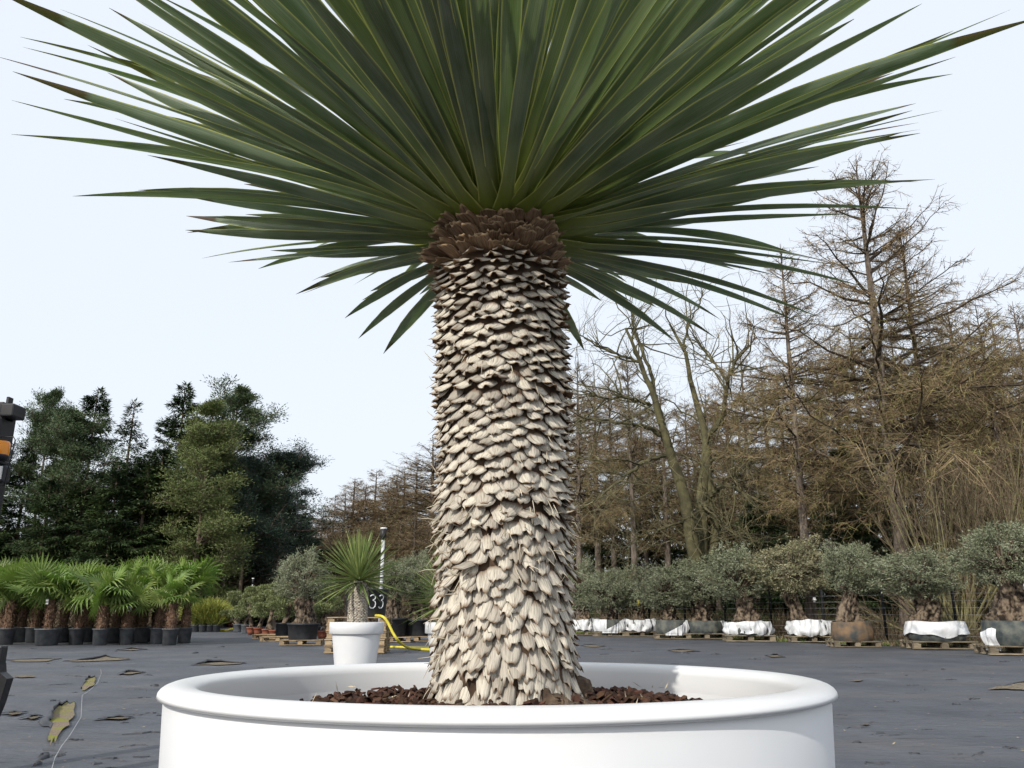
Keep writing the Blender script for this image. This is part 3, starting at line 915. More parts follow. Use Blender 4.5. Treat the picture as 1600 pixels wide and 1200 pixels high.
    for az, el, ln in ((R(150), R(-8), .36), (R(138), R(-8), .42), (R(128), R(-10), .44), (R(168), R(-4), .40),
                       (R(8), R(4), .80), (R(22), R(2), .76), (R(33), R(-2), .60), (R(15), R(0), .74), (R(58), R(-18), .34), (R(42), R(-2), .56)):
        leaves.append((az, el, ln, 1.885, 0.125, 4, 0.0))
    scored = []
    for i, (az, el, ln, zb, rb, var, roll) in enumerate(leaves):
        rad = Vector((math.cos(az), math.sin(az), 0))
        d = rad * math.cos(el) + Vector((0, 0, math.sin(el)))
        base = Vector((axis_x(Z1), AY, zb)) + rad * rb
        sc_ = 0
        for s in np.linspace(0.1, 1, 10):
            px, py, zc = project(base + d * ln * s)
            if 0 < px < 1600 and 0 < py < 1200 and zc > 0.1:
                sc_ += 1 / zc
        sc_ *= 1.0 - 0.55 * max(0, math.sin(az)) * math.sin(max(el, 0))
        scored.append((sc_, i))
    keep = {i for _, i in sorted(scored, reverse=True)[:300]}
    rest = MB()
    crown = put('crown', None, t)
    up = Vector((0, 0, 1))
    for i, (az, el, ln, zb, rb, var, roll) in enumerate(leaves):
        rad = Vector((math.cos(az), math.sin(az), 0))
        d = (rad * math.cos(el) + up * math.sin(el)).normalized()
        nrm = (up * math.cos(el) - rad * math.sin(el)).normalized()
        base = Vector((axis_x(Z1), AY, zb)) + rad * rb - origin
        m = Matrix((nrm.cross(d), nrm, d)).transposed() @ Matrix.Rotation(roll, 3, 'Z')
        wsc = random.uniform(0.86, 1.14) * (0.8 + 0.2 * min(1, ln))
        mx = Matrix.Translation(base) @ m.to_4x4() @ Matrix.Diagonal((wsc, ln, ln, 1))
        if i in keep:
            o = put('leaf', protos[var][1], crown)
            o.matrix_local = mx
        else:
            src = protos[var][0]
            h = np.concatenate([src.v[0], np.ones((len(src.v[0]), 1))], 1) @ np.array(mx).T
            rest.add(h[:, :3], src.f[0], 0, src.uv[0])
    put('leaves', rest.mesh('leaves', M['yleaf_s']), crown, kind='stuff')
    for az, el, ln in ((R(60), R(48), .8), (R(20), R(35), .75), (R(-20), R(40), .62), (R(110), R(60), .9), (R(75), R(62), .95), (R(40), R(30), .7), (R(130), R(70), .9), (R(95), R(55), .9)):
        rad = Vector((math.cos(az), math.sin(az), 0))
        d = (rad * math.cos(el) + up * math.sin(el)).normalized()
        nrm = (up * math.cos(el) - rad * math.sin(el)).normalized()
        m = Matrix((nrm.cross(d), nrm, d)).transposed()
        o = put('dry_leaf', dry[random.randrange(2)][1], crown, label='dry straw-coloured leaf')
        o.matrix_local = Matrix.Translation(Vector((axis_x(Z1), AY, 1.95)) + rad * 0.08 - origin) @ m.to_4x4() @ Matrix.Diagonal((0.8, ln, ln, 1))
build_yucca()
# ------------------------------------------------------------------ trees: generators return (list of (part name, mesh)) at unit design size
def branch_points(hb, az, L, a0, curve, K=6, wob=0.03, rng=None):
    """(N,K,3) branch polylines leaving a vertical trunk"""
    s = np.linspace(0, 1, K)[None, :]
    rad = L[:, None] * s * np.cos(a0)[:, None]
    z = hb[:, None] + L[:, None] * (s * np.sin(a0)[:, None] + curve[:, None] * s ** 2)
    P = np.stack([rad * np.cos(az)[:, None], rad * np.sin(az)[:, None], z], -1)
    if rng is not None:
        P[:, 1:] += rng.normal(size=P[:, 1:].shape) * (wob * L)[:, None, None] * s[:, 1:, None]
    return P

def sample_poly(P, idx, s):
    K = P.shape[1]
    x = np.clip(s, 0, 0.999) * (K - 1)
    k = x.astype(int)
    f = (x - k)[:, None]
    a, b = P[idx, k], P[idx, k + 1]
    return a + (b - a) * f, unit(b - a)

def trunk_tube(mb, H, r0, mat, rng, lean=0.0, sides=9, flare=1.4):
    K = 14
    z = np.linspace(0, 1, K) ** 1.0 * H
    x = np.cumsum(rng.normal(size=K)) * 0.012 * H / K + lean * z
    y = np.cumsum(rng.normal(size=K)) * 0.012 * H / K
    x -= x[0]; y -= y[0]
    P = np.stack([x, y, z - 0.1], 1)
    rad = r0 * (1 - z / H) ** 0.8 + 0.012
    rad[0] *= flare
    V, F = vtubes(P[None], rad[None], sides)
    mb.add(V, F, mat)
    return P

def shift_to_trunk(P, trunk, hb):
    dx = np.interp(hb, trunk[:, 2], trunk[:, 0])
    dy = np.interp(hb, trunk[:, 2], trunk[:, 1])
    P[..., 0] += dx[:, None]
    P[..., 1] += dy[:, None]
    return P

def make_larch(seed, H=20.0, h0=0.30, spread=0.20, nb=95, dens=1.0, r0=0.24, moss=0.3):
    """bare winter larch: straight trunk, long sweeping limbs hung with fine brown twigs and cones"""
    rng = np.random.default_rng(seed)
    tr = MB()
    T = trunk_tube(tr, H, r0, 0, rng)
    cr = MB()
    q = np.sort(rng.random(nb)) ** 0.9
    hb = H * (h0 + (0.985 - h0) * q)
    az = rng.uniform(0, 2 * np.pi, nb)
    L = H * spread * np.clip((1 - q) ** 0.75 * (0.35 + 0.65 * np.minimum(1, q / 0.18)), 0.03, 1) * rng.uniform(0.55, 1.25, nb) + 0.3
    a0 = np.radians(rng.normal(-4, 12, nb) + 38 * q ** 2)
    P = shift_to_trunk(branch_points(hb, az, L, a0, rng.normal(0.12, 0.08, nb), 7, 0.025, rng), T, hb)
    rb = (0.016 + 0.013 * L)[:, None] * np.linspace(1, 0.18, 7)[None, :]
    V, F = vtubes(P, rb, 4)
    cr.add(V, F, 0)
    # second order, mostly in the limb's own plane, drooping a little
    n2 = int(1500 * dens)
    idx = rng.choice(nb, n2, p=L / L.sum())
    s = rng.uniform(0.12, 1, n2)
    A, Tn = sample_poly(P, idx, s)
    side = unit(np.cross(Tn, [0, 0, 1.0])) * rng.choice([-1, 1], n2)[:, None]
    d = unit(Tn * rng.uniform(0.5, 1.1, n2)[:, None] + side * rng.uniform(0.3, 1, n2)[:, None] + np.array([0, 0, 1]) * rng.normal(-0.12, 0.35, n2)[:, None])
    l2 = L[idx] * rng.uniform(0.15, 0.42, n2) * (1.15 - 0.6 * s) + 0.12
    M1 = A + d * l2[:, None] * 0.55 + rng.normal(size=(n2, 3)) * 0.03
    E = A + d * l2[:, None] + np.array([0, 0, 1]) * (l2 * rng.normal(-0.05, 0.22, n2))[:, None]
    V, F = vtubes(np.stack([A, M1, E], 1), np.tile([[0.012, 0.009, 0.005]], (n2, 1)) * (0.7 + 0.25 * l2[:, None]), 3)
    cr.add(V, F, 1)
    # fine twigs
    P2 = np.stack([A, M1, E], 1)
    n3 = int(15000 * dens)
    i3 = rng.choice(n2, n3, p=l2 / l2.sum())
    A3, T3 = sample_poly(P2, i3, rng.uniform(0.05, 1, n3))
    d3 = unit(T3 * 0.7 + rng.normal(size=(n3, 3)) * 0.75 + np.array([0, 0, -0.22]))
    l3 = rng.uniform(0.10, 0.42, n3)
    V, F, uv = slivers(A3, A3 + d3 * l3[:, None], 0.016, 0.008, rng)
    low = (A3[:, 2] < H * 0.62) & (rng.random(n3) < moss)
    q4 = F.reshape(-1, 4)
    mi = np.where(low, 2, 1)
    cr.add(V, q4, 1, uv)
    cr.m[-1] = mi
    # cones and spurs
    n4 = int(2600 * dens)
    i4 = rng.choice(n2, n4)
    A4, T4 = sample_poly(P2, i4, rng.uniform(0.1, 1, n4))
    V, F = blades(A4, rng.normal(size=(n4, 3)) + [0, 0, 0.4], rng.uniform(0.05, 0.09, n4), 0.05, rng)
    cr.add(V, F, 1)
    return [('trunk', tr.mesh('larch_trunk', M['larch_bark'])), ('crown', cr.mesh('larch_crown', [M['larch_limb'], M['larch_twig'], M['moss_twig']], False))]

def make_spruce(seed, H=18.0, h0=0.08, spread=0.20, nb=150, tufts=15000, needle='spruce_needle', r0=0.2, gap=0.0):
    rng = np.random.default_rng(seed)
    tr = MB(); T = trunk_tube(tr, H, r0, 0, rng)
    cr = MB()
    q = np.sort(rng.random(nb)) ** 0.85
    if gap:
        q = np.clip(q, 0.02, 1)
    hb = H * (h0 + (0.99 - h0) * q)
    az = rng.uniform(0, 2 * np.pi, nb)
    L = H * spread * ((1 - q) ** 0.8) * rng.uniform(0.6, 1.2, nb) + 0.25
    a0 = np.radians(rng.normal(-14, 9, nb) + 45 * q ** 2)
    P = shift_to_trunk(branch_points(hb, az, L, a0, rng.normal(0.10, 0.08, nb), 6, 0.03, rng), T, hb)
    V, F = vtubes(P, (0.014 + 0.010 * L)[:, None] * np.linspace(1, 0.2, 6)[None], 3)
    cr.add(V, F, 0)
    n = int(tufts * 2.4)
    idx = rng.choice(nb, n, p=L / L.sum())
    s = rng.uniform(0.10, 1, n) ** 0.8
    A, Tn = sample_poly(P, idx, s)
    side = unit(np.cross(Tn, [0, 0, 1.0]))
    w = 0.28 * L[idx] * (1.1 - s) + 0.10
    off = rng.normal(size=n) * w * 0.8
    A = A + side * off[:, None] + np.array([0, 0, -1]) * (np.abs(off) * rng.uniform(0.1, 0.7, n) + rng.uniform(0, 0.25, n))[:, None]
    d = unit(Tn * 0.8 + side * np.sign(off)[:, None] * 0.5 + rng.normal(size=(n, 3)) * 0.35 + np.array([0, 0, -0.45]))
    V, F = blades(A, d, rng.uniform(0.20, 0.45, n), rng.uniform(0.05, 0.10, n), rng, up=np.array([[0, 0, 1.0]]))
    cr.add(V, F, 1)
    return [('trunk', tr.mesh('spruce_trunk', M['pine_bark'])), ('crown', cr.mesh('spruce_crown', [M['larch_limb'], M[needle]], False))]

def make_pine(seed, H=18.0, h0=0.45, spread=0.22, nb=46, tufts=15000, needle='pine_needle', r0=0.22, flat=1.0, round_=0.35):
    """Scots pine: bare trunk, irregular plates of needle tufts"""
    rng = np.random.default_rng(seed)
    tr = MB(); T = trunk_tube(tr, H * 0.97, r0, 0, rng, lean=rng.normal() * 0.012)
    cr = MB()
    q = np.sort(rng.random(nb))
    hb = H * (h0 + (0.95 - h0) * q)
    az = rng.uniform(0, 2 * np.pi, nb)
    L = H * spread * np.clip(np.sin(np.pi * np.clip(q * (1 - round_) + round_, 0, 1)) ** 0.6, 0.15, 1) * rng.uniform(0.45, 1.2, nb)
    a0 = np.radians(rng.normal(8, 14, nb) + 40 * q ** 2)
    P = shift_to_trunk(branch_points(hb, az, L, a0, rng.normal(0.10, 0.12, nb), 6, 0.06, rng), T, hb)
    V, F = vtubes(P, (0.02 + 0.016 * L)[:, None] * np.linspace(1, 0.25, 6)[None], 4)
    cr.add(V, F, 0)
    n2 = nb * 13
    idx = np.repeat(np.arange(nb), 13)
    s = rng.uniform(0.3, 1.02, n2)
    A, Tn = sample_poly(P, idx, s)
    d = unit(Tn + rng.normal(size=(n2, 3)) * [0.8, 0.8, 0.35] + [0, 0, 0.15])
    l2 = rng.uniform(0.15, 0.4, n2) * L[idx] + 0.2
    E = A + d * l2[:, None]
    V, F = vtubes(np.stack([A, (A + E) / 2 + rng.normal(size=A.shape) * 0.05, E], 1), np.tile([[0.02, 0.014, 0.008]], (n2, 1)), 3)
    cr.add(V, F, 0)
    # stubs of dead branches on the bare trunk
    nd = 22
    hz = rng.uniform(0.18, h0 + 0.1, nd) * H
    dz = rng.uniform(0, 6.3, nd)
    Pd = shift_to_trunk(branch_points(hz, dz, rng.uniform(0.4, 1.9, nd), np.radians(rng.normal(0, 18, nd)), rng.normal(0, 0.15, nd), 4, 0.05, rng), T, hz)
    V, F = vtubes(Pd, np.tile([[0.03, 0.022, 0.014, 0.006]], (nd, 1)), 3)
    cr.add(V, F, 0)
    n = int(tufts * 2.8)
    i = rng.choice(n2, n)
    c = A[i] + (E[i] - A[i]) * rng.uniform(0.3, 1.1, n)[:, None]
    sp = 0.16 + 0.22 * l2[i]
    pos = c + np.clip(rng.normal(size=(n, 3)), -1.5, 1.5) * np.stack([sp, sp, sp * 0.42], 1)
    dd = unit((pos - c) + rng.normal(size=(n, 3)) * 0.12 + np.array([0, 0, 0.22]))
    V, F = blades(pos, dd, rng.uniform(0.14, 0.30, n), rng.uniform(0.04, 0.085, n), rng)
    cr.add(V, F, 1)
    return [('trunk', tr.mesh('pine_trunk', M['pine_bark'])), ('crown', cr.mesh('pine_crown', [M['pine_bark'], M[needle]], False))]

def plant_tree(name, parts, label, category, px, py_base, dist, top_py, design_h, group=None, rotz=None, wide=1.0):
    """stands a tree so that its foot is at ground below (px) at distance dist and its top reaches picture row top_py"""
    p = at(px, py_base, dist)
    p.z = 0.0
    topz = at(px, top_py, dist).z
    k = topz / design_h
    o = thing(name, label, category, p, random.uniform(0, 6.3) if rotz is None else rotz, group)
    o.scale = (k * wide, k * wide, k)
    for pn, me in parts:
        put(pn, me, o)
    return o

# ------------------------------------------------------------------ conifers on the left
SPR_A, SPR_B = make_spruce(11, tufts=17000), make_spruce(12, spread=0.24, tufts=17000)
SPR_THIN = make_spruce(13, spread=0.15, nb=70, tufts=2600, h0=0.3)
PIN_A, PIN_B = make_pine(21, h0=0.42, spread=0.20), make_pine(22, h0=0.5, spread=0.17)
PIN_Y = make_pine(23, h0=0.10, spread=0.21, nb=85, tufts=24000, needle='pine_yellow', round_=0.42)
PIN_D = make_pine(24, h0=0.34, spread=0.30, nb=60, tufts=22000, needle='pine_dark')
PIN_E = make_pine(25, h0=0.40, spread=0.27, nb=50, tufts=18000, needle='pine_dark')

plant_tree('pine_tree', PIN_B, 'slim open-crowned pine beside the machine with the amber beacon', 'pine tree', 42, 880, 60, 608, 18, wide=0.7)
plant_tree('pine_tree', PIN_A, 'tall pine with bare pale trunk and dead branch stubs among the dark conifers', 'pine tree', 86, 880, 56, 632, 18, rotz=0.4)
plant_tree('spruce_tree', SPR_B, 'dark bushy spruce just behind the pale-trunked pine', 'spruce tree', 116, 880, 60, 604, 18, wide=1.1)
plant_tree('spruce_tree', SPR_THIN, 'thin half-bare spruce with sky showing through its pointed top', 'spruce tree', 178, 880, 58, 622, 18, wide=1.2)
plant_tree('spruce_tree', SPR_A, 'tallest dark green spruce between the thin spruce and the yellowish pine', 'spruce tree', 262, 880, 60, 598, 18, wide=1.15)
plant_tree('pine_tree', PIN_Y, 'yellowish green pine foliaged almost to the ground behind the fan palms', 'pine tree', 306, 885, 53, 622, 18, rotz=1.0)
plant_tree('pine_tree', PIN_A, 'pine with a ragged top leaning out above the yellowish pine', 'pine tree', 350, 885, 57, 596, 18, rotz=2.2)
plant_tree('pine_tree', PIN_D, 'broad blue-green pine at the edge of the conifers next to the brown larches', 'pine tree', 432, 888, 60, 712, 18 * 0.98, rotz=0.3, wide=1.15)
plant_tree('pine_tree', PIN_E, 'blue-green pine squeezed between the yellowish pine and the broad edge pine', 'pine tree', 378, 888, 57, 712, 18, rotz=1.9, wide=1.05)
for px, dist, top, var, wd in ((60, 54, 740, SPR_B, 1.3), (115, 55, 735, SPR_A, 1.5), (165, 53, 725, SPR_B, 1.6), (215, 54, 705, SPR_A, 1.5), (235, 56, 690, SPR_B, 1.3),
                               (20, 60, 700, SPR_A, 1.4), (-40, 58, 660, SPR_A, 1.2), (-95, 60, 640, SPR_B, 1.2), (195, 60, 712, SPR_B, 1.6), (268, 55, 740, SPR_B, 1.6)):
    plant_tree('spruce_tree', var, 'dark spruce filling the lower gaps between the taller conifers', 'spruce tree', px, 880, dist, top, 18, 'spruces between the tall conifers', wide=wd)
for px, dist, top, var in ((385, 68, 735, SPR_B), (420, 70, 745, SPR_A), (455, 69, 770, SPR_B), (340, 68, 700, SPR_A), (300, 70, 690, SPR_B), (405, 66, 760, SPR_A), (438, 66, 775, SPR_B), (365, 72, 740, SPR_B)):
    plant_tree('spruce_tree', var, 'shaded dark spruce standing behind the blue-green pines', 'spruce tree', px, 885, dist, top, 18, 'spruces behind the blue-green pines', wide=1.7)

# ------------------------------------------------------------------ larches
LAR = [make_larch(31, moss=0.35), make_larch(32, spread=0.17, h0=0.38), make_larch(33, spread=0.24, nb=110), make_larch(34, spread=0.16, h0=0.45, nb=80)]
LAR_BIG = make_larch(35, spread=0.36, h0=0.22, nb=130, dens=2.3, r0=0.30, moss=0.5)
plant_tree('larch_tree', LAR_BIG, 'tallest bare larch with wide sweeping limbs towering over the olive row', 'larch tree', 1412, 900, 31, 246, 20, rotz=0.7)
plant_tree('larch_tree', LAR[2], 'bare larch growing close against the tallest larch', 'larch tree', 1478, 900, 33, 345, 20, rotz=2.1)
plant_tree('larch_tree', LAR[0], 'straight bare larch with a clean grey trunk between the oak and the tallest larch', 'larch tree', 1262, 900, 31, 380, 20, rotz=0.2)
plant_tree('larch_tree', LAR[1], 'bare larch with a pale straight trunk on the yucca side of the oak', 'larch tree', 992, 900, 38, 545, 20, rotz=1.2)
plant_tree('larch_tree', LAR[2], 'bare larch rising behind the large olive in blue-grey mesh', 'larch tree', 1592, 900, 33, 470, 20, rotz=3.0)
behind = [(905, 44, 560), (935, 50, 590), (960, 47, 575), (1010, 50, 610), (1045, 46, 600), (1085, 52, 620), (1120, 47, 600), (1150, 50, 570), (1180, 44, 540), (1215, 50, 560),
          (1240, 46, 575), (1290, 48, 590), (1310, 42, 560), (1335, 50, 520), (1370, 45, 500), (1440, 47, 510), (1500, 45, 520), (1540, 41, 470), (1570, 48, 500), (1610, 43, 490),
          (1650, 40, 470), (1690, 42, 480), (890, 56, 590), (1030, 60, 640), (1100, 62, 650), (1170, 60, 640), (1260, 60, 640), (1390, 60, 600), (1470, 60, 600), (1550, 60, 600), (860, 52, 600), (830, 58, 640)]
for i, (px, dist, top) in enumerate(behind):
    lab, grp = (('bare brown larch in the stand between the yucca trunk and the oak', 'larches between yucca and oak') if px < 1065 else
                ('bare brown larch in the stand between the oak and the clean-trunked larch', 'larches between oak and clean-trunked larch') if px < 1262 else
                ('bare brown larch in the stand between the clean-trunked larch and the tallest larch', 'larches between the clean-trunked and tallest larch') if px < 1420 else
                ('bare brown larch in the stand behind the hazel thicket', 'larches behind the hazel thicket'))
    plant_tree('larch_tree', LAR[i % 4], lab, 'larch tree', px, 890, dist, top, 20, grp, wide=random.uniform(1.0, 1.3))
far = [(478, 80, 812), (497, 84, 790), (516, 88, 772), (533, 90, 765), (547, 92, 745), (563, 90, 752), (581, 95, 733), (600, 92, 748), (615, 90, 742), (630, 94, 728), (648, 92, 722), (673, 84, 682), (690, 88, 710), (715, 86, 690), (745, 85, 680),
       (470, 76, 835), (490, 78, 825), (512, 76, 828), (530, 78, 815), (552, 80, 822), (575, 78, 812), (598, 80, 815), (622, 78, 812), (645, 76, 800), (668, 78, 795), (690, 76, 780)]
for i, (px, dist, top) in enumerate(far):
    plant_tree('larch_tree', LAR[(i * 3 + 1) % 4], 'small far larch beyond the potted bonsai beside the dark conifers', 'larch tree', px, 900, dist, top, 20, 'far larches in the gap of the forest', wide=random.uniform(1.5, 2.1))
for px, dist, top, wd in ((1190, 40, 770, 1.8), (1330, 38, 690, 1.3), (1345, 36, 760, 1.6), (1120, 50, 760, 1.8), (940, 52, 780, 2.0), (1010, 54, 790, 2.0), (1620, 36, 700, 1.4), (1080, 50, 790, 2), (1240, 46, 770, 2), (1400, 42, 760, 2), (1520, 44, 760, 2)):
    plant_tree('spruce_tree', SPR_B, 'young dark green spruce growing under the larches', 'spruce tree', px, 895, dist, top, 18, 'young spruces under the larches', wide=wd)

# ------------------------------------------------------------------ the bare oak
def build_oak():
    Dk = 35.0
    base = at(1068, 900, Dk); base.z = 0
    t = thing('oak_tree', 'big bare mossy oak with several rising stems behind the olive row', 'oak tree', base)
    rng = np.random.default_rng(5)
    def guide(pts, y0, y1):
        n = len(pts)
        return np.array([at(880 + x / 2.553, 430 + y / 2.553, Dk + y0 + (y1 - y0) * k / (n - 1)) - base for k, (x, y) in enumerate(pts)])
    main = [
        (guide([(545, 1290), (532, 1170), (512, 1000), (470, 830), (430, 720), (400, 600), (360, 470), (300, 330), (250, 210)], 0, -2), 0.34, 0.05),
        (guide([(555, 1290), (552, 1150), (552, 900), (568, 750), (576, 640), (540, 560), (510, 430), (480, 290), (425, 195)], 0.2, 1.5), 0.30, 0.05),
        (guide([(575, 1290), (580, 1160), (610, 1050), (600, 930), (580, 800), (575, 700)], 0.5, 0.6), 0.22, 0.14),
        (guide([(578, 650), (640, 555), (650, 430), (680, 355), (740, 280)], 0.7, -1), 0.13, 0.04),
        (guide([(400, 610), (370, 500), (350, 380), (290, 250), (270, 130)], -1, 0.5), 0.13, 0.03),
        (guide([(400, 640), (320, 600), (250, 590), (100, 570), (30, 600)], -1, -4), 0.11, 0.02),
        (guide([(425, 715), (330, 740), (250, 800), (150, 880), (50, 950)], -0.8, -5), 0.10, 0.02),
        (guide([(350, 520), (260, 490), (170, 490), (90, 460)], -1, -3), 0.09, 0.02),
        (guide([(560, 925), (600, 870), (640, 840), (700, 850), (770, 930)], 0.2, -3), 0.11, 0.02),
        (guide([(545, 900), (600, 960), (650, 1010), (690, 1040)], 0, -3), 0.06, 0.015),
        (guide([(585, 740), (640, 720), (700, 740), (760, 760)], 0.6, -2), 0.07, 0.015),
        (guide([(500, 980), (420, 1000), (340, 1040), (250, 1090)], 0, -3), 0.06, 0.015),
        (guide([(310, 350), (220, 320), (130, 280), (60, 230)], -1.5, -2.5), 0.07, 0.015),
        (guide([(480, 300), (500, 200), (540, 120), (560, 60)], 1.2, 2), 0.07, 0.02),
        (guide([(650, 420), (600, 350), (560, 300), (520, 240)], -0.4, 1), 0.06, 0.02),
    ]
    tr, cr = MB(), MB()
    pool = []
    for k, (G, r0, r1) in enumerate(main):
        m = 22
        s = np.linspace(0, len(G) - 1, m)
        P = np.stack([np.interp(s, np.arange(len(G)), G[:, c]) for c in range(3)], 1)
        P[1:-1] = (P[:-2] + P[1:-1] * 2 + P[2:]) / 4
        P += rng.normal(size=P.shape) * 0.03
        rad = np.linspace(r0, r1, m)
        V, F = vtubes(P[None], rad[None], 9 if k < 3 else 6)
        (tr if k < 3 else cr).add(V, F, 0)
        for j in range(3, m):
            pool.append((P[j], unit((P[j] - P[j - 1])[None])[0], rad[j], j / m))
    def grow(pool, per, lmin, lmax, rk, K, mat, up, sides, spread):
        A, D, Rr = [], [], []
        for p, d, r, q in pool:
            for _ in range(rng.poisson(per * (0.25 + q))):
                A.append(p); D.append(d); Rr.append(r)
        A, D, Rr = np.array(A), np.array(D), np.array(Rr)
        n = len(A)
        dirn = unit(D * 0.8 + rng.normal(size=(n, 3)) * spread + np.array([0, 0, up]))
        L = rng.uniform(lmin, lmax, n)
        P = np.zeros((n, K, 3)); P[:, 0] = A
        for k in range(1, K):
            dirn = unit(dirn + rng.normal(size=(n, 3)) * 0.25 + np.array([0, 0, up * 0.3]))
            P[:, k] = P[:, k - 1] + dirn * (L / (K - 1))[:, None]
        r0 = np.minimum(rk * L, Rr * 0.7)
        rad = r0[:, None] * np.linspace(1, 0.3, K)[None]
        V, F = vtubes(P, rad, sides)
        cr.add(V, F, mat)
        out = []
        for i in range(n):
            for k in range(1, K):
                out.append((P[i, k], unit((P[i, k] - P[i, k - 1])[None])[0], rad[i, k], 0.6 * k / (K - 1) + 0.3))
        return out
    l1 = grow(pool, 1.35, 0.9, 3.3, 0.017, 6, 0, 0.12, 4, 0.75)
    l2 = grow(l1, 0.95, 0.5, 1.5, 0.012, 5, 1, 0.05, 3, 0.7)
    l3 = grow(l2[::1], 0.42, 0.25, 0.8, 0.011, 4, 1, 0.05, 3, 0.7)
    put('trunk', tr.mesh('oak_trunk', M['oak_bark']), t)
    put('crown', cr.mesh('oak_crown', [M['oak_bark'], M['oak_twig']], False), t)
build_oak()

# ------------------------------------------------------------------ hazel thicket beyond the fence
def make_hazel(seed, H=6.0, n=26, fan=0.5):
    rng = np.random.default_rng(seed)
    mb = MB()
    K = 8
    az = rng.uniform(0, 2 * np.pi, n)
    tilt = np.abs(rng.normal(0.0, fan, n))
    L = H * rng.uniform(0.55, 1.0, n)
    d = np.stack([np.cos(az) * np.sin(tilt), np.sin(az) * np.sin(tilt), np.cos(tilt)], 1)
    P = np.zeros((n, K, 3)); P[:, 0] = rng.normal(size=(n, 3)) * [0.25, 0.25, 0]
    for k in range(1, K):
        d = unit(d + rng.normal(size=(n, 3)) * 0.05 + [0, 0, 0.03])
        P[:, k] = P[:, k - 1] + d * (L / (K - 1))[:, None]
    rad = (0.006 + 0.0045 * L)[:, None] * np.linspace(1, 0.15, K)[None]
    V, F = vtubes(P, rad, 5); mb.add(V, F, 0)
    n2 = n * 16
    i = rng.integers(0, n, n2)
    A, T = sample_poly(P, i, rng.uniform(0.2, 1, n2))
    E = A + unit(T + rng.normal(size=(n2, 3)) * 0.38 + [0, 0, 0.15]) * rng.uniform(0.3, 1.3, n2)[:, None]
    P2 = np.stack([A, (A + E) / 2 + rng.normal(size=A.shape) * 0.03, E], 1)
    V, F = vtubes(P2, np.tile([[0.008, 0.006, 0.003]], (n2, 1)), 3); mb.add(V, F, 1)
    n3 = n2 * 3
    i = rng.integers(0, n2, n3)
    A, T = sample_poly(P2, i, rng.uniform(0.1, 1, n3))
    V, F, uv = slivers(A, A + unit(T + rng.normal(size=(n3, 3)) * 0.5) * rng.uniform(0.1, 0.5, n3)[:, None], 0.010, 0.006, rng)
    mb.add(V, F, 1)
    return mb.mesh('hazel_stems', [M['hazel'], M['brush']], False)
HAZ = [make_hazel(41), make_hazel(42, fan=0.35), make_hazel(43, n=34, fan=0.75)]
for px, dist, top, var, lab in ((1500, 27.5, 640, 0, 'fan of tall bare hazel stems between the two rightmost olives'), (1470, 29, 700, 2, 'wide-spreading bare thicket leaning over the white-wrapped olive'),
                                (1570, 27, 690, 1, 'upright bare stems crowding behind the olive in grey mesh'), (1620, 28, 660, 1, 'upright bare stems crowding behind the olive in grey mesh')):
    p = at(px, 900, dist); p.z = 0
    k = at(px, top, dist).z / 6.0
    o = put('hazel_bush', HAZ[var], None, p, (0, 0, random.uniform(0, 6.3)), k, label=lab, category='bush')
    if 'upright' in lab:
        o['group'] = 'upright stems behind the mesh-wrapped olive'

# ------------------------------------------------------------------ brush and grass along the forest edge
def along(t, off):
    return ROW_A + (ROW_B - ROW_A) * t + row_nrm * off

